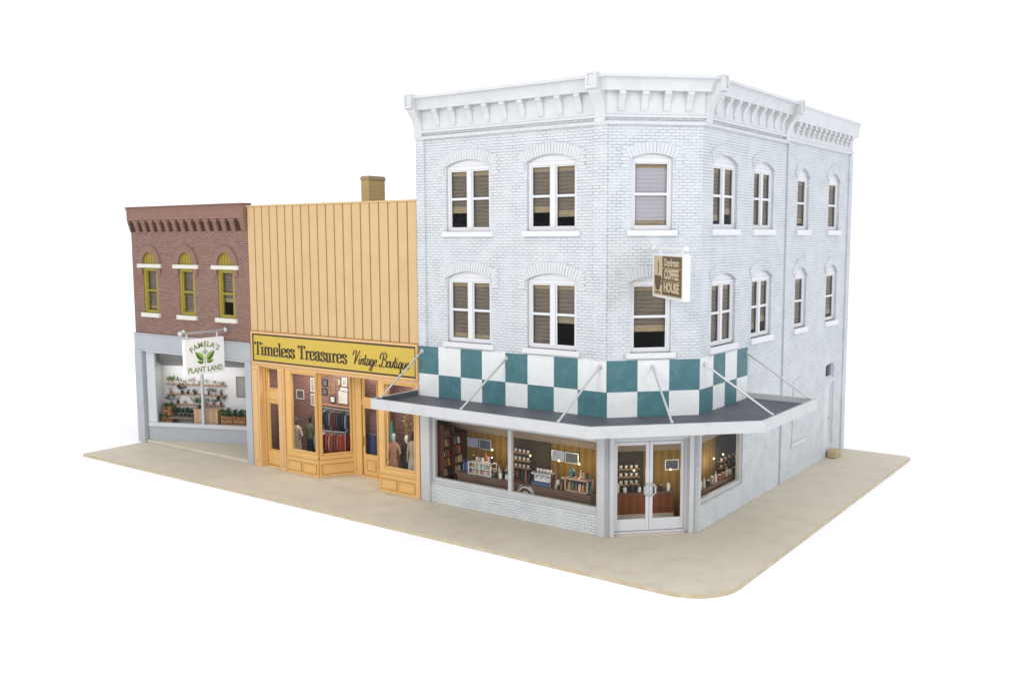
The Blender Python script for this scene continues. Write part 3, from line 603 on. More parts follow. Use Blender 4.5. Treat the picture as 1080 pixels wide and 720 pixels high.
def pendant(p, label, power):
    ztop = 2.98 - .78 * 0.5
    t = thing('pendant_lamp', p, label, 'lamp', 'lit pendant lamps in the coffee shop')
    c = MB(); c.tube([(p[0], p[1], p[2] + .03), (p[0], p[1], 2.22 + (1.6 - p[1]) * .5 if p[0] < .3 else p[2] + .7)], .004, 4); c.build('cord', M['black'], t)
    b = MB(); b.ball(p, .036); b.build('bulb', M['bulb'], t, smooth=60)
    l = bpy.data.lights.new('lamp_light', 'POINT'); l.energy = power; l.color = (1, .80, .48); l.shadow_soft_size = .06
    lo = bpy.data.objects.new('lamp_light', l); COL.objects.link(lo); lo.location = (p[0], p[1] + .02, p[2] - .12); parent_to(lo, t)
LP = 6.5
pendant((-5.0, 1.0, 1.84), 'lit pendant lamp in the left pane of the coffee shop window', LP)
pendant((-3.44, 1.0, 1.84), 'lit pendant lamp just right of the window mullion', LP * .6)
pendant((-2.33, 1.0, 1.83), 'lit pendant lamp below the pale menu board', LP)
pendant((-1.57, 1.0, 1.83), 'lit pendant lamp nearest the doors in the front window', LP)
c1, c2 = CHAM.P(1.13, -.95, 1.76), CHAM.P(2.30, -.95, 1.74)
pendant(tuple(c1), 'lit pendant lamp seen in the left glass door', LP * .6); pendant(tuple(c2), 'lit pendant lamp seen in the right glass door', LP)
pendant((1.3, 4.75, 1.66), 'lit pendant lamp on the left in the side window', LP); pendant((1.3, 5.5, 1.66), 'lit pendant lamp on the right in the side window', LP * .4)
for (fr, u0, u1, zs, lab) in ((BACK, -4.45, -3.75, (1.27, 1.52, 1.78), 'coffee shop left wall'), (BACKC, .1, .8, (1.2, 1.45, 1.7), 'wall behind the left glass door'), (BACKS, 5.7, 6.9, (1.12, 1.34), 'wall behind the side window')):
    for k, z in enumerate(zs[::-1]):
        s = MB(); s.fbox(fr, u0, u1, .026, .2, z - .03, z)
        tag(s.build('wall_shelf', M['shelfw']), '%s wooden shelf on the %s' % (['upper', 'middle', 'lower'][k] if len(zs) == 3 else ['upper', 'lower'][k], lab), 'shelf', 'wall shelves in the coffee shop')
        for q in range(4):
            u = u0 + .1 + q * (u1 - u0 - .2) / 3; c = MB(); c.lathe(fr.P(u, .11, z), [(.025, 0), (.045, .03), (.048, .10), (.04, .10)])
            tag(c.build('cup', M['framewht'], None, smooth=40), 'small white cup, %s from left on the %s shelf, %s' % (ORD[q], (['upper', 'middle', 'lower'] if len(zs) == 3 else ['upper', 'lower'])[k], lab), 'cup', 'cups on the shelves')
# things on the counters
def bottle(p, h, r, m, label, grp='bottles and jars on the counters', name='bottle', cat='bottle'):
    b = MB(); b.lathe(p, [(r, 0), (r, h * .6), (r * .9, h * .68), (r * .35, h * .78), (r * .35, h), (.002, h)]); return tag(b.build(name, m, None, smooth=40), label, cat, grp)
def jar(p, h, r, m, ml, label):
    t = thing('jar', p, label, 'jar', 'bottles and jars on the counters'); b = MB(); b.lathe(p, [(r * .9, 0), (r, h * .15), (r, h * .8), (r * .8, h * .88)]); b.build('body', m, t, smooth=40)
    l = MB(); l.lathe((p[0], p[1], p[2] + h * .88), [(r * .85, 0), (r * .85, h * .12), (.003, h * .13)]); l.build('lid', ml, t, smooth=40)
pc = thing('pastry_case', (-5.2, .72, 1.03), 'glass pastry case with pink and green goods on the left counter', 'display case')
f = MB(); 
for u in (-5.68, -5.22, -4.75): f.box(u, u + .03, .54, .57, 1.03, 1.44); 
for u in (-5.68, -4.75): f.box(u, u + .03, .87, .90, 1.03, 1.44)
for z in (1.03, 1.23, 1.42): f.box(-5.65, -4.75, .54, .90, z, z + .02)
f.build('frame', M['framewht'], pc); pane(Frame((0, .545, 0), (1, 0, 0), (0, -1, 0)), -5.65, -4.75, 0, 1.06, 1.42, pc)
gc = [('white', (.7, .68, .64)), ('orange', (.6, .22, .05)), ('pink', (.6, .3, .25)), ('pale green', (.4, .55, .42)), ('yellow', (.65, .5, .12))]
gm = {n_: mat(n_.replace(' ', '_') + '_icing', c_, .6, var=.1) for n_, c_ in gc}
for r, z in enumerate((1.052, 1.252)):
    for k in range(8):
        nm = random.choice(gc)[0]; x = -5.6 + k * .11; b = MB(); b.lathe((x + .02, .68, z), [(.045, 0), (.05, .06), (.035, .11), (.003, .13)])
        tag(b.build('pastry', gm[nm], None, smooth=50), '%s pastry, %s from left on the %s row of the pastry case' % (nm, ORD[k], ['bottom', 'top'][r]), 'pastry', 'pastries in the case')
bottle((-5.18, .88, 1.442), .28, .045, pk_m['red'], 'red bottle standing on top of the pastry case')
for k, (x, y, h, r, mm, nm) in enumerate(((-4.6, .62, .22, .06, 'black', 'black'), (-4.47, .75, .25, .05, 'tan', 'tan'), (-4.36, .6, .2, .06, 'white', 'white'), (-4.22, .72, .3, .05, 'black', 'tall black'), (-4.1, .6, .18, .06, 'cream', 'cream'), (-3.97, .74, .26, .05, 'brown', 'brown'), (-3.85, .62, .2, .05, 'black', 'short black'))):
    jar((x, y, 1.03), h, r, pk_m[mm], M['metal'], '%s lidded jar between pastry case and mullion, %s from left' % (nm, ORD[k]))
for k, (x, h) in enumerate(((-6.05, .35), (-5.92, .42), (-5.8, .36))):
    bottle((x, .8, 1.03), h, .055, M['navy'], 'dark blue bottle left of the pastry case, %s from left' % ORD[k])
for k, (x, h, nm) in enumerate(((-3.55, .4, 'black'), (-3.42, .46, 'brown'), (-3.28, .4, 'black'))):
    bottle((x, .72, 1.03), h, .05, pk_m[nm], '%s bottle left of the coffee machine, %s from left' % (nm, ORD[k]))
for k in range(9):
    x = -4.62 + k * .105; nm = ['cream', 'brown', 'black', 'tan', 'white', 'black', 'red', 'brown', 'black'][k]
    bottle((x, .89, 1.03), random.uniform(.24, .40), .042, pk_m[nm], '%s bottle in the back row between pastry case and mullion, %s from left' % (nm, ORD[k]))
for k in range(7):
    x = -5.62 + k * .125; nm = ['black', 'cream', 'tan', 'white', 'orange', 'cream', 'black'][k]
    if abs(x + 5.18) > .06: jar((x, .8, 1.442), random.uniform(.10, .2), .045, pk_m[nm], M['metal'], '%s jar on top of the glass pastry case, %s from left' % (nm, ORD[k]))
for k in range(5):
    x = -2.98 + k * .12; c = MB(); c.lathe((x, .78, 1.441), [(.03, 0), (.045, .03), (.05, .09), (.042, .09)]); tag(c.build('cup', M['framewht'], None, smooth=40), 'white cup on top of the coffee machine, %s from left' % ORD[k], 'cup', 'cups on the coffee machine')
for k in range(6):
    x = -1.62 + k * .12; nm = ['black', 'brown', 'cream', 'tan', 'black', 'green'][k]
    bottle((x, .8, 1.452), random.uniform(.14, .26), .035, pk_m[nm], '%s bottle on top of the pink framed display box, %s from left' % (nm, ORD[k]))
for k in range(5):
    x = -2.36 + k * .105; nm = ['brown', 'black', 'tan', 'black', 'brown'][k]
    bottle((x, .56, 1.03), random.uniform(.16, .28), .04, pk_m[nm], '%s bottle in the front row between coffee machine and display box, %s from left' % (nm, ORD[k]))
# coffee machine
cm = thing('coffee_machine', (-2.75, .72, 1.03), 'long steel coffee machine with blue base on the counter', 'coffee machine')
b = MB(); b.box(-3.1, -2.4, .56, .92, 1.03, 1.12); b.build('base', M['navy'], cm); b = MB(); b.box(-3.08, -2.42, .66, .92, 1.12, 1.4); b.box(-3.12, -2.38, .56, .92, 1.36, 1.44); o = b.build('body', M['chrome'], cm); bevel(o, .02)
for x in (-2.95, -2.75, -2.55): b = MB(); b.tube([(x, .62, 1.37), (x, .62, 1.28)], .03, 8); b.tube([(x, .62, 1.28), (x, .52, 1.27)], .015, 6); b.build('brew_head', M['metal'], cm)
b = MB(); b.box(-3.02, -2.48, .652, .66, 1.16, 1.32); b.build('front_panel', M['framewht'], cm)
dc = thing('display_box', (-1.4, .72, 1.03), 'pink framed display box of dark goods nearest the doors', 'display case')
f = MB()
for x in (-1.83, -1.02): f.box(x, x + .04, .55, .59, 1.03, 1.44); f.box(x, x + .04, .86, .9, 1.03, 1.44)
f.box(-1.83, -.98, .55, .9, 1.03, 1.06); f.box(-1.83, -.98, .55, .9, 1.41, 1.45); f.build('frame', M['pink'], dc)
b = MB(); b.box(-1.78, -1.03, .84, .87, 1.06, 1.41); b.build('back_panel', M['board'], dc)
for k in range(6):
    x = -1.73 + k * .125; nm = ['tan', 'green', 'brown', 'cream', 'orange', 'green'][k]; b = MB(); b.lathe((x, .7, 1.06), [(.045, 0), (.05, .1), (.035, .2), (.003, .22)]); tag(b.build('cake', pk_m[nm], None, smooth=50), '%s cake in the pink display box, %s from left' % (nm, ORD[k]), 'cake', 'cakes in the display box')
bottle((-1.71, .8, 1.452), .3, .07, M['tealb'], 'teal bottle standing on the pink framed display box')
jar((-2.15, .68, 1.03), .26, .07, pk_m['white'], M['metal'], 'white jar between coffee machine and display box'); jar((-2.0, .74, 1.03), .36, .06, pk_m['black'], M['metal'], 'black jar between coffee machine and display box')
bottle((-2.33, .86, 1.03), .6, .05, pk_m['brown'], 'tall brown bottle under the pale menu board'); bottle((-.93, .7, 1.03), .32, .045, pk_m['green'], 'green bottle at the right end of the front counter')
bx_c = ['white', 'black', 'tan', 'red', 'brown', 'cream']
for k in range(9):
    s_ = .48 + k * .235; nm = ['white', 'cream', 'white', 'black', 'white', 'black', 'green', 'black', 'white'][k]
    p = DC.P(s_, -.12, .97); jar(tuple(p), random.uniform(.16, .34), .055, pk_m[nm], M['metal'], '%s jar on the counter behind the doors, %s from left' % (nm, ORD[k]))
for k in range(11):
    y = 3.45 + k * .3; nm = ['white', 'cream', 'black', 'tan', 'white', 'red', 'brown', 'cream', 'white', 'black', 'white'][k]
    if k % 3 == 1: bottle((1.42, y, .92), random.uniform(.3, .42), .05, pk_m[nm], '%s bottle on the side window counter, %s from left' % (nm, ORD[k]))
    else: jar((1.42, y, .92), random.uniform(.18, .3), .07, pk_m[nm], M['metal'], '%s jar on the side window counter, %s from left' % (nm, ORD[k]))

# ------------------------------------------------------------------ BRICK BUILDING
BB = thing('brick_building', (-20, 6, 0), 'two-storey red-brown brick building with grey plant shop front, at the far left', 'building')
bcx = [-22.58, -20.03, -17.47]
bh = [(c - .52, c + .52, 5.76, 7.69, 0) for c in bcx] + [(c - .49, c + .49, 7.86, 7.87, .489) for c in bcx]
wall(FRONT, -23.86, -16.06, 4.86, 10.0, bh, 'wall', BB, [M['rbrick'], M['dark']])
w = MB(); w.box(-23.86, -23.62, .24, 11, 0, 10.0); w.box(-16.3, -16.065, .26, 11, 0, 9.8); w.box(-23.62, -16.3, 10.76, 11, 0, 10.0); w.build('wall', M['rbrick'], BB)
w = MB(); w.box(-23.6, -16.3, .25, 10.7, 9.5, 9.6); w.build('roof', M['roof'], BB)
for i, c in enumerate(bcx):
    ua, ub, za, zb = c - .52, c + .52, 5.76, 7.69
    f = MB(); frame_rect(f, FRONT, ua, ub, za, zb, .13, -.16, -.03); f.fbox(FRONT, ua + .13, ua + .2, -.16, -.06, za + .13, zb - .13); f.fbox(FRONT, ub - .2, ub - .13, -.16, -.06, za + .13, zb - .13)
    zm = (za + zb) / 2; f.fbox(FRONT, ua + .2, ub - .2, -.15, -.05, zm - .04, zm + .04)
    wn = f.build('window', M['olive'], BB); bevel(wn, .012, 1)
    for lo, hi in ((za + .13, zm - .04), (zm + .04, zb - .13)): pane(FRONT, ua + .19, ub - .19, -.10, lo, hi, wn)
    bl = MB(); lo = [za + .3, za + .2, zm - .2][i]; bl.fbox(FRONT, ua + .1, ub - .1, -.205, -.195, lo, zb - .1); bl.fbox(FRONT, ua + .1, ub - .1, -.208, -.192, lo - .14, lo + .02, 1); bl.build('blind', [M['blind'], M['blindtan']], wn)
    s = MB(); s.fbox(FRONT, c - .66, c + .66, -.15, .12, 5.575, 5.76); o = s.build('sill', M['cream'], wn); bevel(o, .02, 1)
    l = MB(); l.fbox(FRONT, c - .84, c + .84, -.15, .09, 7.692, 7.858); o = l.build('lintel', M['cream'], BB); bevel(o, .015, 1)
    lu = MB(); lu.fprism(FRONT, [(c + .49 * math.cos(t * math.pi / 16), 7.868 + .489 * math.sin(t * math.pi / 16)) for t in range(17)], -.2, -.03)
    for g_ in range(4):
        u = c - .36 + g_ * .18 + .09; lu.fbox(FRONT, u - .016, u + .016, -.03, -.026, 7.88, 7.868 + .46 * math.sqrt(max(0, 1 - ((u - c) / .5) ** 2)), 1)
    lu.build('lunette', [M['olive'], M['olived']], BB)
    a = MB()
    for k in range(24):
        t0 = math.pi * (k + .0) / 24; t1 = math.pi * (k + 1) / 24
        a.fprism(FRONT, [(c + r * math.cos(t), 7.86 + r * math.sin(t)) for r, t in ((.495, t0), (.78, t0), (.78, t1), (.495, t1))], -.05, .06)
    for sg in (-1, 1): a.fbox(FRONT, c + sg * .525, c + sg * .78, -.05, .06, 7.42, 7.862)
    a.build('brick_arch', M['rtrim'], BB)
cprof = [(-.2, 9.66), (.185, 9.70), (.19, 10.10), (.21, 10.12), (.22, 10.21), (-.2, 10.21)]
c = MB(); c.fextr(FRONT, cprof, -23.86, -16.06, 0, 0, 0); c.fbox(FRONT, -23.87, -16.05, -.22, .25, 10.212, 10.28, 1); c.fbox(FRONT, -23.85, -16.07, -.02, .012, 9.22, 9.66, 2); cnb = c.build('cornice', [M['rtrim'], M['rcap'], M['rdark']], BB)  # dark brown strip backs the gaps between corbels
for k in range(15):
    u = -23.86 + .27 + (k - .5) * .5385 + .02
    if k == 0: u0, u1 = -23.86, -23.80
    else: u0, u1 = u - .125, u + .125
    if k == 14: u1 = -16.06; u0 = -16.36
    cb = MB()
    for q in range(5):
        z0 = 9.20 + q * .1; n = .05 + q * .031; wv = (q == 4) * .06
        cb.fbox(FRONT, max(u0 - wv, -23.858), min(u1 + wv, -16.062), -.02, n, z0, z0 + (.1 if q < 4 else .09) - .003)
    cb.build('corbel', M['rtrim'], cnb)
# grey shopfront
h = MB(); h.fbox(FRONT, -23.92, -16.06, -.24, .06, 4.12, 4.855); h.fbox(FRONT, -23.94, -16.06, -.05, .10, 4.80, 4.858); o = h.build('header', M['grey'], BB); bevel(o, .015, 1)
for u0, u1 in ((-23.92, -23.40), (-16.42, -16.06)):
    p = MB(); p.fbox(FRONT, u0, u1, -.35, .08, 0, 4.118); o = p.build('pilaster', M['grey'], BB); bevel(o, .015, 1)
p = MB(); p.fbox(FRONT, -23.6, -16.3, -3.8, .03, 4.06, 4.11); p.build('soffit', M['lgrey'], BB)
pr = MB(); q = [(-23.38, -.02), (-16.42, -.02), (-16.42, 3.3), (-17.2, 3.0), (-23.38, .35)]; pr.prism([(x, y, .002) for x, y in q], [(x, y, .12) for x, y in q]); o = pr.build('entry_floor', M['pave'], BB); bevel(o, .02, 1)
ew = MB(); ew.box(-17.35, -16.31, 2.72, 2.82, .0, 4.05); ew.build('entry_wall', M['lgrey'], BB)
k_ = MB(); k_.fbox(PLANT, .0, 6.6, -.12, .0, .12, .72); k_.build('bulkhead', M['grey'], BB)
f = MB(); f.fbox(PLANT, 0, 6.6, -.14, .07, .72, .89); f.fbox(PLANT, .0, .42, -.12, .03, .89, 4.06); f.fbox(PLANT, 2.6, 2.71, -.11, .02, .89, 3.96); f.fbox(PLANT, 5.05, 5.3, -.12, .03, .89, 4.06); f.fbox(PLANT, .42, 5.05, -.12, .03, 3.96, 4.06); f.fbox(PLANT, 5.3, 6.6, -.1, .0, .89, 4.06)
sw = f.build('shop_window', M['lgrey'], BB); bevel(sw, .012, 1); pane(PLANT, .41, 2.61, -.05, .88, 3.97, sw); pane(PLANT, 2.70, 5.06, -.05, .88, 3.97, sw)
iw = MB(); iw.fbox(PLANT, .15, 6.8, -.96, -.90, .1, 3.32)
iw.box(-23.615, -23.6, .4, 1.5, .1, 4.0); iw.build('inner_wall', M['plantwall'], BB)
ic = MB(); ic.prism([PLANT.P(.14, -.9, 3.3), PLANT.P(6.6, -.9, 3.3), PLANT.P(6.6, -.14, 3.98), PLANT.P(-.2, -.14, 3.98)], [PLANT.P(.14, -.9, 3.35), PLANT.P(6.6, -.9, 3.35), PLANT.P(6.6, -.14, 4.03), PLANT.P(-.2, -.14, 4.03)]); ic.build('ceiling', M['ceilg'], BB)
fl = MB(); q = [PLANT.P(.13, -.9, 0), PLANT.P(6.6, -.9, 0), PLANT.P(6.6, -.13, 0), PLANT.P(-.18, -.13, 0)]; fl.prism([p + Vector((0, 0, .12)) for p in q], [p + Vector((0, 0, .16)) for p in q]); fl.build('floor', M['plantfloor'], BB)

# --- plant shop stock
def plant(fr, u, n, z, ph, pr, mp, ml, leaves, spread, hgt, label, group, leafL=.12):
    p = fr.P(u, n, z); t = thing('potted_plant', p, label, 'plant', group)
    b = MB(); b.lathe(p, [(pr * .7, 0), (pr, ph * .8), (pr * 1.08, ph * .82), (pr * 1.08, ph), (pr * .8, ph), (pr * .8, ph * .9)]); b.build('pot', mp, t, smooth=40)
    f = MB(); o = Vector(p) + Vector((0, 0, ph * .9))
    for k in range(leaves):
        a = random.uniform(0, 6.28); r = spread * math.sqrt(random.random()); hh = hgt * random.uniform(.25, 1)
        q = o + Vector((r * math.cos(a), r * math.sin(a), hh)); d = Vector((math.cos(a), math.sin(a), random.uniform(-.2, 1.0)))
        f.leaf(q, d, leafL * random.uniform(.7, 1.3), leafL * .28)
    for k in range(4): f.tube([o, o + Vector((random.uniform(-.5, .5) * spread, random.uniform(-.5, .5) * spread, hgt * .7))], .008, 4)
    f.build('foliage', ml, t, recalc=False); return t
for k, (z, u0, u1) in enumerate(((2.50, .45, 3.35), (2.06, .5, 3.35), (1.60, .42, 3.2))):
    s = MB(); s.fbox(PLANT, u0, u1, -.898, -.70, z - .035, z); tag(s.build('wall_shelf', M['shelfw']), '%s brown shelf of plants on the white plant shop wall' % ['top', 'middle', 'bottom'][k], 'shelf', 'plant shop shelves')
GP = 'plants on the plant shop shelves'
sp = [ # row, u, kind
 (0, .66, 'bushy light green plant in white pot', .10, .07, 'potwhite', 'leafl', 70, .15, .22, .11), (0, 1.03, 'thin dark twig plant', .10, .05, 'potwhite', 'leafd', 14, .07, .22, .09), (0, 1.32, 'low pale green plant', .08, .05, 'potwhite', 'leafl', 16, .06, .08, .06), (0, 1.69, 'pinkish plant in white pot', .12, .06, 'potwhite', 'leafp', 30, .1, .16, .08), (0, 2.05, 'small light plant', .09, .05, 'pottan', 'leafm', 14, .05, .1, .06), (0, 2.42, 'small upright green plant', .1, .05, 'potwhite', 'leafm', 16, .05, .13, .07), (0, 2.8, 'low mid green plant', .09, .05, 'potwhite', 'leafm', 18, .06, .1, .06), (0, 3.15, 'trailing light green plant', .08, .06, 'pottan', 'leafl', 26, .12, .05, .09),
 (1, .62, 'reddish twig plant', .1, .06, 'terra', 'leafp', 16, .08, .15, .07), (1, 1.18, 'black leaved tall plant', .14, .07, 'potdark', 'leafb', 46, .13, .30, .13), (1, 1.46, 'small dark plant', .1, .06, 'potdark', 'leafd', 18, .05, .1, .06), (1, 1.82, 'dark plant in black pot', .12, .08, 'potdark', 'leafd', 22, .07, .1, .07), (1, 2.49, 'narrow dark plant', .13, .045, 'potdark', 'leafd', 16, .04, .15, .07), (1, 2.75, 'pale green fern', .1, .05, 'potwhite', 'leafm', 30, .12, .16, .08), (1, 3.1, 'black potted upright plant', .14, .05, 'potdark', 'leafd', 14, .04, .12, .06),
 (2, .6, 'bright green trailing plant', .12, .07, 'potwhite', 'leafm', 60, .15, .28, .11), (2, .95, 'black pot with dark twig', .16, .06, 'potdark', 'leafd', 14, .05, .14, .07), (2, 1.3, 'tan pot with small sprout', .1, .06, 'pottan', 'leafl', 14, .05, .08, .06), (2, 1.68, 'pale cup with light plant', .12, .05, 'potwhite', 'leafl', 22, .07, .2, .08), (2, 2.35, 'green fern in tan pot', .12, .06, 'pottan', 'leafm', 26, .1, .16, .08), (2, 2.73, 'pinkish pot with dark plant', .12, .06, 'terra', 'leafd', 24, .08, .14, .07), (2, 3.08, 'black leaved spreading plant', .14, .05, 'potdark', 'leafb', 46, .15, .26, .12)]
zs_ = (2.50, 2.06, 1.60)
for (r, u, lab, ph, prr, mp, ml, lv, spr, hg, ll) in sp:
    plant(PLANT, u, -.79, zs_[r], ph, prr, M[mp], M[ml], lv, spr, hg, '%s on the %s shelf of the plant shop' % (lab, ['top', 'middle', 'bottom'][r]), GP, ll)
panel('wall_picture', Frame(PLANT.P(0, -.9, 0), PLANT.U, PLANT.N), 3.8, 4.35, 1.98, 2.9, M['framegld'], M['papergrey'], 'tall framed botanical picture at the right of the plant shop wall', 'picture', w=.05)
for k, (u0, u1, z0, z1) in enumerate(((3.9, 4.25, 2.62, 2.8), (3.9, 4.25, 2.36, 2.54), (3.9, 4.25, 2.08, 2.26))): pass
ct = MB(); ct.fbox(PLANT, 2.05, 3.2, -.62, -.28, .16, 1.46); ct.fbox(PLANT, 2.0, 3.25, -.66, -.25, 1.46, 1.50); tag(ct.build('counter', M['counterw']), 'pale plank counter in the middle of the plant shop window', 'counter')
plant(PLANT, 2.25, -.42, 1.50, .14, .09, M['potdark'], M['leafm'], 90, .14, .32, 'bushy green plant on the plank counter in the plant shop', 'floor plants in the plant shop', .13)
ct = MB(); ct.fbox(PLANT, .82, 1.98, -.80, -.3, 1.02, 1.10)
for u in (.86, 1.9): ct.fbox(PLANT, u, u + .06, -.75, -.69, .16, 1.02); ct.fbox(PLANT, u, u + .06, -.42, -.36, .16, 1.02)
tag(ct.build('table', M['tablew']), 'low brown table holding a row of dark green plants', 'table')
for k in range(5):
    plant(PLANT, .97 + k * .22, -.62, 1.10, .10, .07, M['potdark'], M['leafd'], 55, .11, .24, 'dark green plant in the row on the brown table, %s from left' % ORD[k], 'floor plants in the plant shop', .12)
for k, (u, n, z, w) in enumerate(((.22, -.5, .16, .6), (.30, -.56, .66, .55), (.42, -.62, 1.11, .4))):
    cr = MB(); frc = Frame(PLANT.P(u, n, z), PLANT.U, PLANT.N)
    for s_ in range(3): cr.fbox(frc, 0, w, .2, .22, .03 + s_ * .14, .14 + s_ * .14)
    cr.fbox(frc, 0, w, -.2, .2, .0, .03); cr.fbox(frc, 0, .02, -.2, .2, .03, .43); cr.fbox(frc, w - .02, w, -.2, .2, .03, .43); cr.fbox(frc, .02, w - .02, -.2, -.18, .03, .43)
    tag(cr.build('crate', M['cratew']), '%s wooden crate in the stack at the left of the plant shop' % ['lowest', 'middle', 'topmost'][k], 'crate', 'stacked plant crates')
    for q in range(2):
        plant(frc, .14 + q * (w - .28), .08, .03, .14, .08, M['terra'], M['leafd'] if q else M['leafm'], 60, .15, .36, 'leafy plant in the %s crate at the left, %s one' % (['lowest', 'middle', 'topmost'][k], ['left', 'right'][q]), 'crated plants', .13)
for k, (u, z) in enumerate(((3.35, .16), (3.95, .16), (3.35, .72), (3.95, .72), (4.55, .16), (4.55, .72))):
    cr = MB(); frc = Frame(PLANT.P(u, -.5, z), PLANT.U, PLANT.N); w = .56
    for s_ in range(3): cr.fbox(frc, 0, w, .2, .22, .03 + s_ * .17, .17 + s_ * .17)
    cr.fbox(frc, 0, w, -.2, .2, .0, .03); cr.fbox(frc, 0, .02, -.2, .2, .03, .53); cr.fbox(frc, w - .02, w, -.2, .2, .03, .53); cr.fbox(frc, .02, w - .02, -.2, -.18, .03, .53)
    cl_ = ['left', 'middle', 'left', 'middle', 'right', 'right'][k]; rw = 'upper' if z > .5 else 'lower'
    tag(cr.build('crate', M['cratew']), '%s %s crate of plants right of the plank counter' % (rw, cl_), 'crate', 'stacked plant crates')
    for q in range(2):
        plant(frc, .15 + q * .26, .06, .03, .2, .09, M['terra'], M['leafd'] if (q + k) % 2 else M['leafm'], 70, .15, .55 if rw == 'upper' else .3, 'leafy plant in the %s %s crate right of the counter, %s one' % (rw, cl_, ['left', 'right'][q]), 'crated plants', .15)

# ------------------------------------------------------------------ YELLOW BOARD BUILDING
YB = thing('board_building', (-11.7, 6, 0), 'peach board-fronted boutique building in the middle of the row', 'building')
NB = 20; X0, X1 = -16.05, -7.31; wd = (X1 - X0) / NB
s = MB(); s.box(X0, X1, .03, .25, 5.30, 10.12, 1)
for k in range(NB): s.box(X0 + k * wd + .03, X0 + (k + 1) * wd - .03, -.012 + random.uniform(-.004, .004), .03, 5.36, 10.12, 0)
s.box(X0 - .01, X1, -.04, .25, 10.122, 10.18, 0)
s.build('board_siding', [M['boards'], M['boardgap']], YB)
w = MB(); w.box(-16.05, -15.85, .25, 11, 0, 9.8); w.box(-7.5, -7.315, 1.7, 11, 0, 9.8); w.box(-15.85, -7.5, 10.8, 11, 0, 9.8); w.build('wall', M['boards'], YB)
w = MB(); w.box(-15.85, -7.5, .25, 10.8, 9.5, 9.6); w.build('roof', M['roof'], YB)
ch = MB(); ch.box(-12.36, -11.95, 2.5, 3.38, 9.6, 11.12, 0); ch.box(-12.385, -11.925, 2.475, 3.405, 11.12, 11.22, 1); ch.box(-12.36, -11.95, 2.5, 3.38, 11.22, 11.27, 1); ch.build('chimney', [M['chimb'], M['chimcap']], YB)
h = MB(); h.box(-16.05, -7.31, -.02, .22, 4.0, 5.30); h.build('header', M['post'], YB)
fr_ = MB(); frame_rect(fr_, FRONT, -15.97, -7.32, 4.09, 5.34, .085, .02, .10); o = fr_.build('sign_surround', M['post'], YB); bevel(o, .015, 1)
SF = M['trim']
for u0, u1, nn in ((-16.04, -15.60, .05), (-14.50, -14.16, .06), (-7.49, -7.315, .05)):
    p = MB(); p.fbox(FRONT, u0, u1, -.3, nn, 0, 4.0); p.fbox(FRONT, u0 + .1, u1 - .1, nn, nn + .015, .2, 3.85) if u1 - u0 > .25 else None
    if u1 - u0 > .25: frame_rect(p, FRONT, u0 + .08, u1 - .08, .18, 3.87, .02, nn - .01, nn + .003, mi=1)
    o = p.build('post', [M['post'], M['trimgap']], YB); bevel(o, .012, 1)
sf = MB(); sf.box(-16.0, -7.4, -.0, 1.75, 3.96, 3.998); sf.build('soffit', M['post'], YB)
def moulding(mb, fr, u0, u1, z0, z1, n, mg):
    frame_rect(mb, fr, u0, u1, z0, z1, .028, n - .01, n + .004, mi=mg); frame_rect(mb, fr, u0 + .028, u1 - .028, z0 + .028, z1 - .028, .03, n - .01, n + .02)
# side door with transom
D1 = Frame((0, .25, 0), (1, 0, 0), (0, -1, 0))
f = MB(); f.fbox(D1, -15.60, -15.52, -.1, .08, 0, 3.96); f.fbox(D1, -14.62, -14.50, -.1, .08, 0, 3.96); f.fbox(D1, -15.52, -14.62, -.1, .04, 2.66, 3.0); f.fbox(D1, -15.52, -14.62, -.1, .07, 2.78, 2.86); f.fbox(D1, -15.52, -14.62, -.1, .10, 0, .06)
for u in (-15.52, -14.64): f.fbox(D1, u, u + .02, -.05, .034, .07, 3.96, 1)
for z in (2.64, 2.99): f.fbox(D1, -15.5, -14.64, -.05, .034, z, z + .02, 1)
frame_rect(f, D1, -15.395, -14.745, .655, 2.545, .02, -.03, .034, mi=1); frame_rect(f, D1, -15.435, -14.705, 3.085, 3.875, .02, -.03, .034, mi=1)
f.build('door_frame', [SF, M['trimgap']], YB)
f = MB(); frame_rect(f, D1, -15.52, -14.62, 3.0, 3.96, .11, -.06, .03); t = f.build('transom_window', SF, YB); pane(D1, -15.42, -14.72, .0, 3.1, 3.86, t)
f = MB(); frame_rect(f, D1, -15.515, -14.625, .07, 2.655, .15, -.05, .03, .62); d = f.build('side_door', SF, YB); bevel(d, .012, 1); pane(D1, -15.37, -14.77, .0, .68, 2.52, d)
hd = MB(); hd.ball(D1.P(-14.70, .06, 1.2), .04); hd.build('handle', M['framegld'], d)
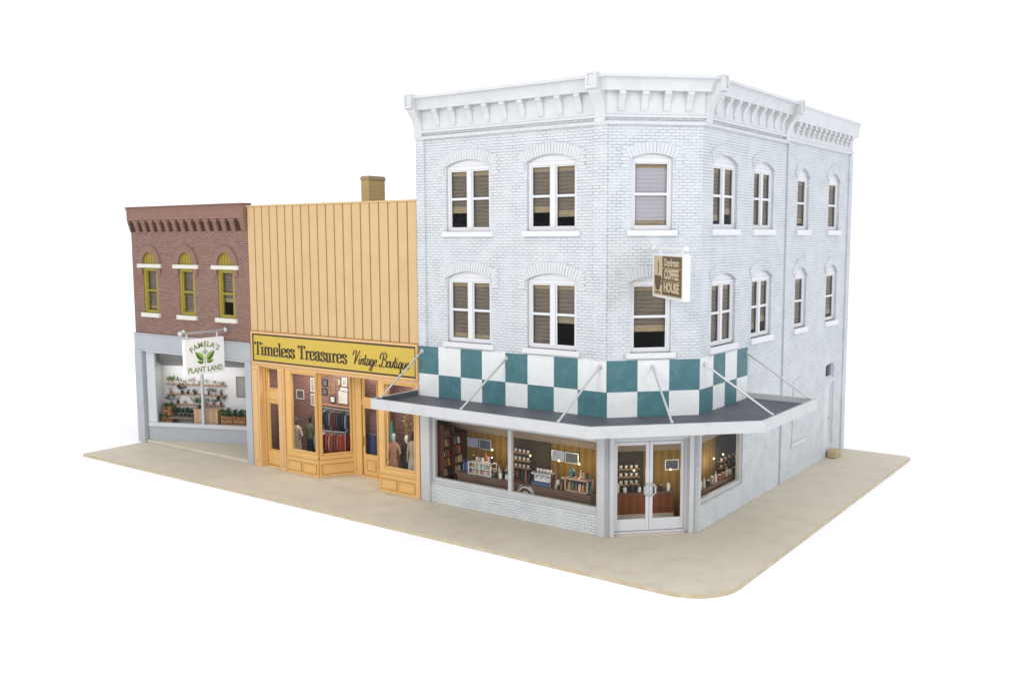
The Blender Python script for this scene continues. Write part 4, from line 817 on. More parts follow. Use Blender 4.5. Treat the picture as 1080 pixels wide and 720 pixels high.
def bay(fr, u0, u1, g0, g1, z0, z1, npan, name='shop_window', back=-.12):
    f = MB(); zb = .62
    f.fbox(fr, u0, g0, back, .0, zb, 3.96); f.fbox(fr, g1, u1, back, .0, zb, 3.96); f.fbox(fr, g0, g1, back, .0, zb, z0); f.fbox(fr, g0, g1, back, .0, z1, 3.96)
    f.fbox(fr, u0, u1, back, .035, zb + .06, zb + .13)
    frame_rect(f, fr, g0 - .05, g1 + .05, z0 - .05, z1 + .05, .05, -.01, .014)
    frame_rect(f, fr, g0 - .068, g1 + .068, z0 - .068, z1 + .068, .018, -.01, .003, mi=1); f.fbox(fr, u0, u1, -.01, .004, zb + .04, zb + .06, 1); f.fbox(fr, u0, u0 + .02, -.01, .004, zb + .13, 3.96, 1); f.fbox(fr, u1 - .02, u1, -.01, .004, zb + .13, 3.96, 1)
    w = f.build(name, [SF, M['trimgap']], YB); bevel(w, .01, 1); pane(fr, g0 - .01, g1 + .01, -.05, z0 - .01, z1 + .01, w)
    b = MB(); b.fbox(fr, u0, u1, back, .02, 0, zb + .0); k = (u1 - u0 - .1) / npan
    for q in range(npan): moulding(b, fr, u0 + .07 + q * k, u0 + .03 + (q + 1) * k, .1, .5, .02, 1)
    b.build('stall_riser', [SF, M['trimgap']], YB)
bay(FRONT, -14.16, -12.40, -13.82, -12.52, .92, 3.84, 2)
bay(BAYB, .01, 1.40, .14, 1.22, .88, 3.84, 1, back=-.1)
bay(FRONT, -9.27, -7.49, -8.98, -7.60, .92, 3.86, 2)
r = MB(); q = [(-9.27, .02), (-9.15, .02), (-9.9, 1.2), (-10.02, 1.2)]; r.prism([(x, y, 0) for x, y in q], [(x, y, .68) for x, y in q]); r.prism([(x, y, 3.7) for x, y in q], [(x, y, 3.95) for x, y in q])
q = [(-9.27, .02), (-9.15, .02), (-9.2, .12), (-9.32, .12)]; r.prism([(x, y, .68) for x, y in q], [(x, y, 3.7) for x, y in q]); q = [(-9.94, 1.08), (-9.82, 1.08), (-9.9, 1.2), (-10.02, 1.2)]; r.prism([(x, y, .68) for x, y in q], [(x, y, 3.7) for x, y in q]); r.build('bay_return', SF, YB)
# shop door in the recess
f = MB(); f.fbox(DOORC, -11.72, -11.26, -.15, .04, 0, 3.96); f.fbox(DOORC, -10.42, -9.98, -.15, .04, 0, 3.96); f.fbox(DOORC, -11.26, -10.42, -.15, .03, 2.70, 2.92); f.fbox(DOORC, -11.26, -10.42, -.15, .05, 2.74, 2.80); f.fbox(DOORC, -11.26, -10.42, -.15, .08, 0, .05)
for u in (-11.6, -11.27, -10.43): f.fbox(DOORC, u, u + .02, -.05, .044, .05, 3.96, 1)
f.build('door_frame', [SF, M['trimgap']], YB)
f = MB(); frame_rect(f, DOORC, -11.26, -10.42, 2.92, 3.96, .08, -.08, .01); t = f.build('transom_window', SF, YB); pane(DOORC, -11.19, -10.49, -.03, 2.99, 3.89, t)
f = MB(); frame_rect(f, DOORC, -11.255, -10.425, .055, 2.695, .1, -.07, .0, .8); moulding(f, DOORC, -11.1, -10.58, .22, .66, .0, 1); d = f.build('shop_door', [SF, M['trimgap']], YB); bevel(d, .01, 1); pane(DOORC, -11.16, -10.52, -.03, .85, 2.6, d)
hd = MB(); hd.tube([DOORC.P(-11.2, .0, 1.2), DOORC.P(-11.2, .05, 1.2), DOORC.P(-11.2, .05, 1.5), DOORC.P(-11.2, .0, 1.5)], .03, 6); hd.build('handle', M['framegld'], d)
# interior shell
iw = MB(); iw.box(-15.84, -7.52, 1.62, 1.69, 0, 3.94); iw.box(-15.845, -15.80, .4, 1.62, 0, 3.94); iw.build('inner_wall', M['shopbrick'], YB)
fl = MB(); q = [(-15.5, .34), (-14.2, .34), (-14.1, .13), (-12.5, .13), (-11.85, 1.36), (-9.95, 1.36), (-9.2, .13), (-7.5, .13), (-7.5, 1.6), (-15.5, 1.6)]; fl.prism([(x, y, .002) for x, y in q], [(x, y, .04) for x, y in q]); fl.build('floor', M['plantfloor'], YB)

# --- boutique stock
YBK = Frame((0, 1.62, 0), (1, 0, 0), (0, -1, 0))
pics = [(-13.83, -13.53, 3.14, 3.42, 'frameblk', 'paperdk', 'black framed dark picture, upper left of the boutique picture wall'), (-13.85, -13.55, 2.80, 3.06, 'frameblk', 'paperdk', 'black framed dark picture below another at the left of the picture wall'), (-13.42, -13.12, 2.52, 2.80, 'frameblk', 'paper', 'small black framed pale print low on the picture wall'), (-12.72, -12.45, 3.24, 3.56, 'framewht', 'papergrey', 'small white framed picture high on the right of the picture wall'), (-12.98, -12.79, 3.24, 3.52, 'framegld', 'papergrey', 'narrow brown framed picture high on the picture wall'), (-12.92, -12.44, 2.56, 3.02, 'framewht', 'paper', 'large white framed pale print on the picture wall'), (-12.80, -12.42, 3.06, 3.17, 'framewht', 'paper', 'thin white strip picture above the large white print'), (-13.42, -13.1, 2.9, 3.3, 'framegld', 'shopbrick', 'brown framed picture in the middle of the picture wall'),
 (-14.50, -14.27, 2.86, 3.42, 'framewht', 'papergrey', 'tall pale framed picture seen right in the left display window'), (-14.50, -14.27, 2.30, 2.78, 'framewht', 'papergrey', 'pale framed picture under the tall one in the left display window'), (-15.35, -14.9, 2.50, 2.88, 'framewht', 'paperdk', 'white framed dark portrait at the left of the boutique window')]
for p in pics: panel('wall_picture', YBK, p[0], p[1], p[2], p[3], M[p[4]], M[p[5]], p[6], 'picture', 'pictures on the boutique wall', .035)
ws = MB(); ws.fbox(YBK, -14.0, -12.0, .0, .2, 2.42, 2.46); tag(ws.build('wall_shelf', M['shelfw']), 'long wooden shelf above the upper clothes rail', 'shelf')
def rail(x0, x1, y, z, zb, label):
    t = thing('clothes_rail', ((x0 + x1) / 2, y, zb), label, 'clothes rail', 'clothes rails in the boutique'); b = MB(); b.tube([(x0, y, z), (x1, y, z)], .015, 6); b.build('bar', M['metal'], t)
    for x in (x0, x1): b = MB(); b.tube([(x, y, zb), (x, y, z)], .015, 6); b.build('upright', M['metal'], t)
def garment(x, y, z, L, col, label, rot=0., w=.42, grp='garments on the boutique rails'):
    """coat or shirt on a hanger hooked over a rail at height z; thin along x"""
    t = thing('hanging_garment', (x, y, z), label, 'garment', grp)
    h = MB(); h.tube([(x, y, z + .02), (x, y, z - .05)], .007, 4); h.tube([(x, y - .18, z - .11), (x, y, z - .05), (x, y + .18, z - .11)], .009, 4); h.build('hanger', M['metal'], t)
    g = MB(); d = .032; n = 7
    def ringp(zz, hw, dx): return [(x + dx * math.cos(a) * (1 + .25 * math.sin(3 * a + zz * 9)), y + hw * math.sin(a), zz) for a in [2 * math.pi * k / 14 for k in range(14)]]
    sec = [(z - .07, .05, .02), (z - .10, .12, .03), (z - .14, w * .46, .035), (z - .25, w * .44, .042), (z - L * .6, w * .40, .045), (z - L, w * .46, .05)]
    R = [ringp(*s_) for s_ in sec]
    for a, b in zip(R, R[1:]): g.prism(a, b, 0, caps=False)
    g.add(R[-1], [tuple(range(14))]); g.add(R[0], [tuple(range(14))[::-1]])
    for sg in (-1, 1): g.tube([(x, y + sg * w * .42, z - .15), (x + .01, y + sg * w * .52, z - .4), (x + .015, y + sg * w * .5, z - min(.66, L * .8))], [.05, .045, .04], 7)
    g.build('cloth', fabric(col[0], col[1]), t, smooth=60)
CB_ = {'black': (.02, .02, .023), 'charcoal': (.05, .05, .055), 'navy': (.03, .04, .09), 'grey blue': (.14, .17, .22), 'maroon': (.14, .025, .03), 'red': (.36, .05, .04), 'rust': (.34, .11, .05), 'teal grey': (.14, .22, .24), 'pale blue': (.36, .44, .5), 'brown': (.12, .07, .045), 'pinkish': (.45, .26, .22), 'white': (.62, .60, .57), 'denim': (.055, .065, .11), 'grey': (.22, .21, .22)}
rail(-13.75, -11.82, 1.38, 2.36, .04, 'upper clothes rail of dark coats in the angled bay window')
for k, cn_ in enumerate(('black', 'grey', 'black', 'charcoal', 'grey blue', 'maroon', 'brown', 'charcoal', 'black', 'navy', 'grey', 'black')):
    garment(-13.6 + k * .145, 1.38, 2.36, .80, (cn_, CB_[cn_]), '%s coat on the upper rail, %s from left' % (cn_, ORD[k]))
rail(-13.55, -11.75, 1.0, 1.52, .04, 'lower clothes rail of red and blue shirts in the angled bay window') if False else None
def drail(p0, p1, z, zb, label):
    t = thing('clothes_rail', ((p0[0] + p1[0]) / 2, (p0[1] + p1[1]) / 2, zb), label, 'clothes rail', 'clothes rails in the boutique'); b = MB(); b.tube([p0 + (z,), p1 + (z,)], .015, 6); b.build('bar', M['metal'], t)
    for p in (p0, p1): b = MB(); b.tube([p + (zb,), p + (z,)], .015, 6); b.build('upright', M['metal'], t)
drail((-13.35, .85), (-12.15, 1.15), 1.56, .04, 'lower clothes rail of red and blue shirts in the angled bay window')
for k, cn_ in enumerate(('teal grey', 'pale blue', 'white', 'maroon', 'red', 'pinkish', 'red', 'brown', 'rust', 'red')):
    u = .04 + .92 * k / 9; garment(-13.35 + 1.2 * u, .85 + .3 * u, 1.56, .86, (cn_, CB_[cn_]), '%s shirt on the lower rail, %s from left' % (cn_, ORD[k]), w=.4)
rail(-11.55, -10.55, 1.48, 1.56, .04, 'short clothes rail of jeans behind the boutique door')
for k in range(6):
    x = -11.47 + k * .165; j = MB()
    for sg in (-.036, .036): j.tube([(x + sg, 1.47, 1.53), (x + sg, 1.46, 1.1), (x + sg * 1.1, 1.45, .74)], [.05, .055, .05], 8)
    j.box(x - .075, x + .075, 1.42, 1.53, 1.45, 1.56); tag(j.build('jeans', fabric('denim', CB_['denim']) if k % 2 else fabric('navy', CB_['navy']), None, smooth=50), 'dark %s jeans on the rail behind the boutique door, %s from left' % (['navy', 'denim'][k % 2], ORD[k]), 'jeans', 'jeans behind the door')
def mannequin(x, y, H, ctop, cbot, skin, label, arm=True, skirt=True, hat=None, heading=0.):
    t = thing('mannequin', (x, y, .04), label, 'mannequin', 'mannequins in the boutique'); z = lambda f: .04 + f * H
    st = MB(); st.lathe((x, y, .04), [(.16, 0), (.16, .015), (.02, .03), (.018, H * .5)]); st.build('stand', M['metal'], t, smooth=40)
    b = MB(); b.loft([((x, y, z(.80)), .05, .045), ((x, y, z(.86)), .04, .04), ((x, y - .01, z(.885)), .055, .06), ((x, y - .015, z(.92)), .07, .08), ((x, y - .01, z(.96)), .066, .078), ((x, y, z(.99)), .03, .04)]); b.build('head', skin, t, smooth=60)
    c = MB(); c.loft([((x, y, z(.84)), .06, .055), ((x, y, z(.82)), .13, .075), ((x, y, z(.80)), .20, .09), ((x, y, z(.74)), .19, .115), ((x, y, z(.66)), .155, .105), ((x, y, z(.60)), .135, .095), ((x, y, z(.52)), .18, .12)]); c.build('top', ctop, t, smooth=60)
    k = MB()
    if skirt: k.loft([((x, y, z(.53)), .175, .118), ((x, y, z(.45)), .20, .14), ((x, y, z(.30)), .215, .16), ((x, y, z(.14)), .24, .19)])
    else:
        for s_ in (-1, 1): k.tube([(x + s_ * .085, y, z(.54)), (x + s_ * .095, y, z(.28)), (x + s_ * .1, y, z(.03))], [.1, .08, .065], 9)
    k.build('skirt' if skirt else 'trousers', cbot, t, smooth=60)
    for s_ in (-1, 1):
        a = MB()
        if arm and s_ == 1: a.tube([(x + .19, y, z(.79)), (x + .34, y - .03, z(.65)), (x + .18, y - .08, z(.55))], [.05, .042, .03], 8)
        else: a.tube([(x + s_ * .19, y, z(.79)), (x + s_ * .24, y, z(.63)), (x + s_ * .23, y - .05, z(.47))], [.05, .042, .03], 8)
        a.build('arm', ctop, t, smooth=60)
    if hat is not None:
        h = MB(); h.lathe((x, y - .01, z(.955)), [(.13, 0), (.13, .015), (.078, .02), (.07, .1), (.003, .11)]); h.build('hat', hat, t, smooth=40)
cream = fabric('cream', (.62, .57, .47)); gr = fabric('olive', (.13, .14, .07)); blk = fabric('black', CB_['black'])
mannequin(-14.38, .72, 1.95, cream, cream, M['paperdk'], 'mannequin in a cream dress with hand on hip in the left window')
mannequin(-14.22, 1.28, 1.95, gr, blk, M['frameblk'], 'dark mannequin in olive top standing behind the cream dress', arm=False, skirt=False)
mannequin(-9.12, .62, 1.95, fabric('peach', (.46, .24, .15)), fabric('peach', (.46, .24, .15)), M['framewht'], 'white headed mannequin in a peach coat in the right window')
mannequin(-8.62, .75, 1.92, blk, blk, M['framewht'], 'white headed mannequin in a long black coat in the right window', arm=False)
mannequin(-8.22, .62, 2.12, fabric('taupe', (.36, .28, .2)), fabric('greige', (.4, .36, .32)), M['frameblk'], 'mannequin in a taupe jacket at the right end of the window', arm=False)
sc_ = MB(); sc_.loft([((-9.62, 1.05, 1.55), .09, .05), ((-9.62, 1.05, 1.8), .1, .06), ((-9.62, 1.05, 2.1), .05, .04), ((-9.62, 1.05, 2.3), .02, .02)]); o = sc_.build('scarf', fabric('teal', (.04, .22, .19)), None, smooth=60); tag(o, 'teal scarf draped at the left of the right display window', 'scarf')
sc_.__init__(); sc_.tube([(-9.62, 1.05, .04), (-9.62, 1.05, 1.56)], .02, 6); sc_.lathe((-9.62, 1.05, .04), [(.14, 0), (.14, .02), (.02, .03)]); tag(sc_.build('display_stand', M['metal']), 'thin metal stand carrying the teal scarf', 'stand')
dp = thing('dried_plant', (-8.85, 1.3, .04), 'tall yellowish dried plant behind the black coat', 'plant')
b = MB(); b.lathe((-8.85, 1.3, .04), [(.12, 0), (.16, .3), (.14, .5), (.1, .5)]); b.build('pot', M['pottan'], dp, smooth=40)
f = MB()
for k in range(150): a = random.uniform(0, 6.28); r = .28 * math.sqrt(random.random()); f.leaf((-8.85 + r * math.cos(a), 1.3 + r * .6 * math.sin(a), random.uniform(1.5, 2.75)), (math.cos(a), math.sin(a), random.uniform(-.5, 1)), .16, .035)
f.tube([(-8.85, 1.3, .5), (-8.83, 1.3, 2.3)], .02, 5); f.build('foliage', mat('dried_leaf', (.34, .22, .06), .6, var=.3, vscale=9), dp, recalc=False)
# things behind the side door glass: draped white cloth and a red bag
b = MB(); b.loft([((-15.28, .9, .04), .14, .1), ((-15.3, .92, 1.2), .12, .08), ((-15.36, .95, 1.9), .08, .06), ((-15.4, .96, 2.3), .03, .03)]); tag(b.build('draped_cloth', fabric('white', CB_['white']), None, smooth=60), 'white draped cloth behind the narrow side door glass', 'cloth')
b = MB(); b.loft([((-15.62, 1.1, 1.66), .1, .06), ((-15.62, 1.1, 1.8), .13, .08), ((-15.62, 1.1, 1.98), .09, .05)]); b.tube([(-15.68, 1.1, 1.97), (-15.64, 1.1, 2.2), (-15.57, 1.1, 1.97)], .012, 5); b.tube([(-15.64, 1.1, 2.2), (-15.8, 1.1, 2.22)], .012, 5); tag(b.build('handbag', fabric('rust', CB_['rust']), None, smooth=60), 'rust red handbag hanging behind the side door glass', 'bag')

# ------------------------------------------------------------------ SIGN LETTERING
def hull(pts):
    pts = sorted(set(pts)); 
    def half(ps):
        h_ = []
        for p in ps:
            while len(h_) >= 2 and (h_[-1][0] - h_[-2][0]) * (p[1] - h_[-2][1]) - (h_[-1][1] - h_[-2][1]) * (p[0] - h_[-2][0]) <= 0: h_.pop()
            h_.append(p)
        return h_
    a = half(pts); b = half(pts[::-1]); return a[:-1] + b[:-1]
def smooth_line(pts, it=2):
    for _ in range(it):
        if len(pts) < 3: return pts
        q = [pts[0]]
        for a, b in zip(pts, pts[1:]): q += [(a[0] * .75 + b[0] * .25, a[1] * .75 + b[1] * .25), (a[0] * .25 + b[0] * .75, a[1] * .25 + b[1] * .75)]
        q.append(pts[-1]); pts = q
    return pts
cnt = [0]
def stroke(mb, fr, pts, nw, nh, n0, mi=0):
    nib = [(nw * math.cos(a), nh * math.sin(a)) for a in [2 * math.pi * k / 10 for k in range(10)]]
    for a, b in zip(pts, pts[1:]):
        cnt[0] += 1; t = .012 + (cnt[0] % 13) * .0006
        h_ = hull([(round(a[0] + x, 5), round(a[1] + y, 5)) for x, y in nib] + [(round(b[0] + x, 5), round(b[1] + y, 5)) for x, y in nib])
        mb.fprism(fr, h_, n0, n0 + t, mi)
SER = {
 'T': (.52, [[(.02, .955), (.50, .955)], [(.03, .95), (.03, .80)], [(.49, .95), (.49, .80)], [(.26, .02), (.26, .95)], [(.15, .02), (.37, .02)]]),
 'i': (.26, [[(.13, .02), (.13, .60)], [(.03, .02), (.23, .02)], [(.03, .61), (.13, .61)], [(.125, .88), (.135, .88)], [(.125, .85), (.135, .85)]]),
 'm': (.80, [[(.13, .02), (.13, .60)], [(.40, .02), (.40, .46)], [(.67, .02), (.67, .46)], ['s', (.13, .48), (.22, .63), (.36, .64), (.40, .46)], ['s', (.40, .48), (.49, .63), (.63, .64), (.67, .46)], [(.04, .02), (.22, .02)], [(.32, .02), (.49, .02)], [(.59, .02), (.77, .02)], [(.03, .61), (.13, .61)]]),
 'e': (.42, [[(.09, .34), (.35, .34)], ['s', (.35, .34), (.36, .60), (.22, .66), (.07, .58), (.07, .30), (.08, .03), (.24, -.02), (.37, .14)]]),
 'l': (.26, [[(.13, .02), (.13, .98)], [(.03, .02), (.23, .02)], [(.03, .98), (.13, .98)]]),
 's': (.36, [['s', (.30, .46), (.28, .64), (.08, .66), (.06, .44), (.30, .28), (.32, .02), (.10, -.04), (.05, .18)]]),
 'r': (.35, [[(.13, .02), (.13, .60)], ['s', (.13, .42), (.20, .64), (.31, .60)], [(.30, .57), (.31, .55)], [(.03, .02), (.24, .02)], [(.03, .61), (.13, .61)]]),
 'a': (.42, [['s', (.08, .47), (.10, .64), (.30, .68), (.30, .44), (.30, .06), (.39, .02)], ['s', (.30, .38), (.08, .34), (.03, .02), (.20, -.03), (.30, .12)]]),
 'u': (.48, [['s', (.12, .60), (.12, .16), (.13, -.02), (.28, -.02), (.35, .14)], [(.35, .60), (.35, .02)], [(.03, .61), (.12, .61)], [(.26, .61), (.35, .61)], [(.35, .02), (.44, .02)]])}
SCR = {
 'V': (.46, [['s', (-.06, .66), (-.04, .96), (.16, 1.0), (.18, .8), (.14, .02)], [(.14, .02), (.44, .98)]]),
 'i': (.17, [['s', (.02, .42), (.03, .05), (.10, .0), (.18, .12)], [(.05, .60), (.06, .61)]]),
 'n': (.28, [[(.02, .42), (.02, .02)], ['s', (.02, .2), (.12, .46), (.2, .42), (.18, .03), (.28, .08)]]),
 't': (.20, [['s', (.06, .74), (.04, .08), (.1, -.02), (.2, .1)], [(-.04, .46), (.18, .48)]]),
 'a': (.29, [['s', (.21, .40), (.08, .50), (.0, .2), (.04, -.03), (.16, .03), (.22, .42)], ['s', (.22, .42), (.2, .02), (.29, .08)]]),
 'g': (.29, [['s', (.21, .40), (.08, .50), (.0, .2), (.04, -.03), (.16, .03), (.22, .42)], ['s', (.22, .42), (.2, -.22), (.1, -.40), (-.02, -.26), (.1, -.1), (.29, .08)]]),
 'e': (.24, [['s', (.02, .18), (.2, .26), (.18, .46), (.06, .44), (.0, .16), (.06, -.02), (.24, .08)]]),
 'B': (.56, [['s', (.22, .92), (.16, .1), (.04, -.06), (-.08, .06), (.0, .16)], ['s', (-.04, .56), (-.04, .92), (.2, 1.06), (.46, .96), (.44, .6), (.2, .52), (.5, .5), (.52, .06), (.3, -.04), (.1, .1)]]),
 'o': (.27, [['s', (.12, .44), (.0, .3), (.02, .0), (.16, -.02), (.24, .22), (.2, .44), (.1, .44)], [(.2, .40), (.28, .38)]]),
 'u': (.29, [['s', (.02, .42), (.0, .06), (.08, -.04), (.18, .1), (.22, .42)], ['s', (.22, .42), (.2, .02), (.29, .08)]]),
 'q': (.30, [['s', (.21, .40), (.08, .50), (.0, .2), (.04, -.03), (.16, .03), (.22, .42)], [(.22, .42), (.18, -.36)], [(.18, -.36), (.26, -.2)]])}
def letter(mb, fr, font, txt, u, z, h, xs, nw, nh, n0, shear=0, mi=0):
    for chx in txt:
        w_, st = font[chx]
        for s_ in st:
            p = s_[1:] if s_[0] == 's' else s_
            p = [(u + (x + shear * y) * h * xs, z + y * h) for x, y in p]
            stroke(mb, fr, smooth_line(p) if s_[0] == 's' else p, nw, nh, n0, mi)
        u += w_ * h * xs
    return u
sg = thing('shop_sign', (-11.6, -.1, 4.2), 'long mustard shop sign reading Timeless Treasures Vintage Boutique over the boutique', 'sign')
b = MB(); b.fbox(FRONT, -15.86, -7.40, .02, .075, 4.19, 5.24); b.build('board', M['signy'], sg)
b = MB(); frame_rect(b, FRONT, -15.87, -7.39, 4.18, 5.25, .05, .02, .09); b.build('border', M['black'], sg)
b = MB(); H = .51; xs = 1.33
letter(b, FRONT, SER, 'Timeless', -15.74, 4.44, H, 1.32, .042, .013, .075)
letter(b, FRONT, SER, 'Treasures', -13.25, 4.44, H, 1.365, .042, .013, .075)
letter(b, FRONT, SCR, 'Vintage', -10.40, 4.46, .49, 1.24, .022, .011, .075, shear=.16)
letter(b, FRONT, SCR, 'Boutique', -9.08, 4.46, .49, 1.20, .022, .011, .075, shear=.16)
b.build('lettering', M['black'], sg, recalc=True)

def text_mesh(txt, size, fr, u, z, n, mi_mat, parent, rot=0, xs=1., off=.008, depth=.006):
    cu = bpy.data.curves.new('lettering', 'FONT'); cu.body = txt; cu.size = size; cu.align_x = 'CENTER'; cu.align_y = 'CENTER'; cu.extrude = depth; cu.offset = off; cu.resolution_u = 3
    to = bpy.data.objects.new('lettering_tmp', cu); COL.objects.link(to); bpy.context.view_layer.update()
    me = bpy.data.meshes.new_from_object(to.evaluated_get(bpy.context.evaluated_depsgraph_get())); bpy.data.objects.remove(to); bpy.data.curves.remove(cu)
    c, s_ = math.cos(rot), math.sin(rot)
    for v in me.vertices:
        x, y, d = v.co.x * xs, v.co.y, v.co.z
        v.co = fr.P(u + x * c - y * s_, n + d, z + x * s_ + y * c)
    me.materials.clear(); me.materials.append(mi_mat)
    o = bpy.data.objects.new('lettering', me); COL.objects.link(o); parent_to(o, parent); return o

# plant shop hanging sign (across the pavement, faces right)
PSX = -17.45
PG = Frame((PSX, 0, 0), (0, 1, 0), (1, 0, 0))
ps = thing('hanging_sign', (PSX, -1.1, 3.66), 'white hanging sign with green leaf emblem over the plant shop', 'sign')
b = MB(); b.fbox(PG, -2.04, -.22, -.16, 0, 3.66, 5.06); o = b.build('board', M['signwhite'], ps); bevel(o, .012, 1)
b = MB(); b.tube([PG.P(-2.12, -.08, 5.30), PG.P(.02, -.08, 5.30)], .05, 10); b.ball(PG.P(-2.14, -.08, 5.30), .11); b.ball(PG.P(-2.0, -.08, 5.37), .09); b.ball(PG.P(-.06, -.08, 5.30), .11); b.build('bar', M['metal'], ps, smooth=50)
for u in (-1.88, -.48):
    b = MB(); b.tube([PG.P(u, -.08, 5.04), PG.P(u, -.08, 5.30)], .04, 8); b.build('hanger', M['metal'], ps)
um = -1.13
for k, chx in enumerate("PAMELA'S"):
    wl = [.62, .72, .88, .58, .52, .72, .28, .60]; a = (sum(wl[:k]) + wl[k] / 2) / (sum(wl) / 2) - 1; ang = -a * .70; r = 1.02
    text_mesh(chx, .30, PG, um + r * math.sin(-ang) * 1.02, 4.84 - r + r * math.cos(ang) - .02, .002, M['txtgreen'], ps, ang, 1., .007)
text_mesh('PLANT LAND', .29, PG, um, 3.845, .002, M['txtgreen'], ps, .0, .92, .007)
b = MB()
def leafpoly(c, d, L, w): 
    d = Vector(d).normalized(); x = Vector((-d.y, d.x)); pts = []
    up = [(t, math.sin(math.pi * t ** .8) * w) for t in [k / 10 for k in range(11)]]
    A = [tuple(Vector(c) + d * L * t + x * h_) for t, h_ in up]; B = [tuple(Vector(c) + d * L * t - x * h_) for t, h_ in up]
    return A, B
for sgn in (-1, 1):
    for (c, d, L, w) in (((um + sgn * .06, 4.22), (sgn * .72, .62), .52, .13), ((um + sgn * .05, 4.14), (sgn * .95, .1), .34, .085)):
        A, B = leafpoly(c, d, L, w)
        lo, hi = (A, B) if sgn > 0 else (B, A)
        mid = [tuple((Vector(a) + Vector(bb)) / 2) for a, bb in zip(A, B)]
        b.fprism(PG, lo + mid[::-1][1:-1], 0, .006, 0); b.fprism(PG, hi + mid[::-1][1:-1], 0, .007, 1)
for a0 in (0.0, .7, -.7):
    A, B = leafpoly((um, 4.44), (math.sin(a0), math.cos(a0)), .2 if a0 else .26, .055); b.fprism(PG, A + B[::-1][1:-1], 0, .008 + abs(a0) * .002, 2)
b.fprism(PG, [(um - .012, 4.04), (um + .012, 4.04), (um + .01, 4.5), (um - .01, 4.5)], 0, .0045, 3)
b.build('leaf_emblem', [M['lgreen'], M['dgreen'], M['sprout'], M['txtgreen']], ps)

# coffee house hanging sign, square to the cut corner
CG = Frame((.925, .925, 0), (1, -1, 0), (-1, -1, 0))
cs = thing('hanging_sign', tuple(CG.P(1.6, 0, 7.2)), 'tan and brown coffee house box sign with cup on the cut corner wall', 'sign')
b = MB(); b.fbox(CG, .26, 2.88, -.18, 0, 7.20, 8.43); frame_rect(b, CG, .26, 2.88, 7.20, 8.43, .06, 0, .03); o = b.build('box', M['signframe'], cs); bevel(o, .015, 1)
b = MB(); b.fbox(CG,   .32, 2.82, .0, .012, 7.26, 8.37); b.build('face', M['coffeetan'], cs)
b = MB()
for u0, u1, z0, z1 in ((1.10, 2.72, 7.30, 8.36),): b.fbox(CG, u0, u1, .012, .018, z0, z1)
cup = [(.40, 7.82), (.98, 7.82), (.95, 7.62), (.86, 7.46), (.76, 7.40), (.62, 7.40), (.52, 7.46), (.43, 7.62)]
b.fprism(CG, cup, .012, .018); b.fprism(CG, [(.42, 7.36), (.96, 7.36), (.90, 7.32), (.48, 7.32)], .012, .018)
ring(b, CG, .98, 7.66, .06, .10, .012, .018, seg=14)
b.fprism(CG, [(.66, 7.88), (.74, 7.98), (.68, 8.08), (.72, 8.26), (.78, 8.10), (.74, 8.02), (.80, 7.98), (.72, 7.88)], .012, .018)
b.build('cup_emblem', M['coffeebrown'], cs)
b = MB()
for z0, z1 in ((8.06, 8.29), (7.70, 8.0), (7.35, 7.65)): pass
b.fbox(CG, 1.14, 2.68, .018, .022, 8.025, 8.045); b.fbox(CG, 1.14, 2.68, .018, .022, 7.675, 7.69); b.build('divider', M['coffeetan'], cs)
text_mesh('Daydream', .30, CG, 1.91, 8.19, .022, M['coffeetan'], cs, 0, 1.0, .006)
text_mesh('COFFEE', .36, CG, 1.91, 7.86, .022, M['coffeetan'], cs, 0, .98, .016)
text_mesh('HOUSE', .36, CG, 1.91, 7.50, .022, M['coffeetan'], cs, 0, 1.12, .016)
b = MB(); b.tube([CG.P(.0 - .02, -.09, 8.58), CG.P(2.75, -.09, 8.58)], .05, 8); b.ball(CG.P(2.75, -.09, 8.58), .08); b.ball(CG.P(.04, -.09, 8.58), .1); b.build('bar', M['signframe'], cs, smooth=50)
for u in (.6, 2.5): b = MB(); b.tube([CG.P(u, -.09, 8.42), CG.P(u, -.09, 8.58)], .035, 8); b.build('hanger', M['signframe'], cs)

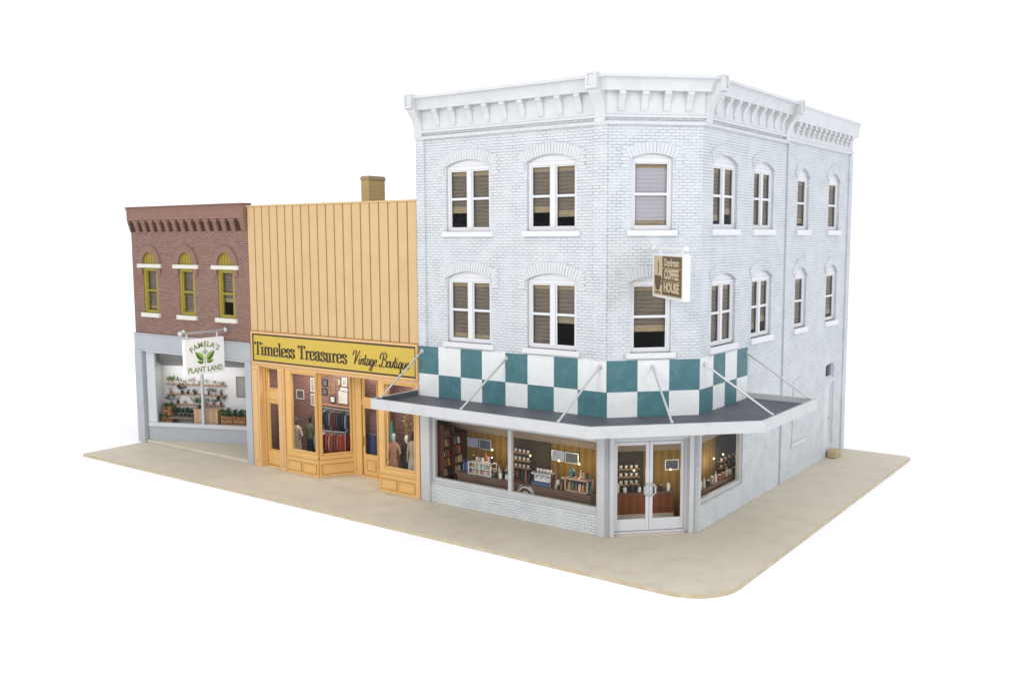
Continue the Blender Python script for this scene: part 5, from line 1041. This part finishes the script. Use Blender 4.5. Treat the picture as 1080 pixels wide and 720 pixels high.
# ------------------------------------------------------------------ light, world, camera
w = bpy.data.worlds.new('World'); scene.world = w; w.use_nodes = True
bg = w.node_tree.nodes['Background']; bg.inputs[0].default_value = (.955, .965, 1.02, 1); bg.inputs[1].default_value = 1.22
def area(name, loc, target, size, power, col=(1, 1, 1)):
    l = bpy.data.lights.new(name, 'AREA'); l.shape = 'SQUARE'; l.size = size; l.energy = power; l.color = col
    o = bpy.data.objects.new(name, l); COL.objects.link(o); o.location = loc
    d = Vector(target) - Vector(loc); o.rotation_euler = d.to_track_quat('-Z', 'Y').to_euler(); return o
area('key_softbox', (0, -40, 22), (-5, 3, 4), 12, 4800, (1, .965, .90))
area('fill_softbox', (42, -8, 16), (0, 5, 5), 16, 3000, (.90, .94, 1))
# unseen area lights added to brighten the shop interiors
def added_shop_fill(loc, target, sx, power, col):
    o = area('added_shop_fill', loc, target, sx, power, col); return o
pl_ = PLANT.P(2.3, -.35, 3.45); o = added_shop_fill(pl_, PLANT.P(2.3, -.6, 1.0), .3, 16, (1, .97, .95)); o.data.shape = 'RECTANGLE'; o.data.size = 3.6; o.data.size_y = .15
for x, y, sx, pw in ((-14.0, .75, 2.4, 44), (-10.9, 1.5, 1.0, 7), (-8.5, .9, 1.5, 26), (-12.6, 1.2, 1.0, 10)):
    o = added_shop_fill((x, y, 3.85), (x, y + .3, 1), .3, pw, (1, .95, .9)); o.data.shape = 'RECTANGLE'; o.data.size = sx; o.data.size_y = .15

cam = bpy.data.cameras.new('Camera'); co = bpy.data.objects.new('Camera', cam); COL.objects.link(co); scene.camera = co
cam.sensor_width = 36; cam.lens = 1005.6974 / 1080 * 36; cam.clip_end = 3000; cam.clip_start = .5
Fv = Vector((-.58432191, .80431648, -.10790233)); Rv = Vector((.8093214, .58734848, -.00454268)); Uv = Rv.cross(Fv)
m = Matrix((Rv, Uv, -Fv)).transposed().to_4x4(); m.translation = Vector((14.02477862, -24.0281019, 8.89618925)); co.matrix_world = m
scene.view_settings.view_transform = 'Standard'; scene.view_settings.look = 'None'; scene.view_settings.exposure = 0; scene.view_settings.gamma = 1
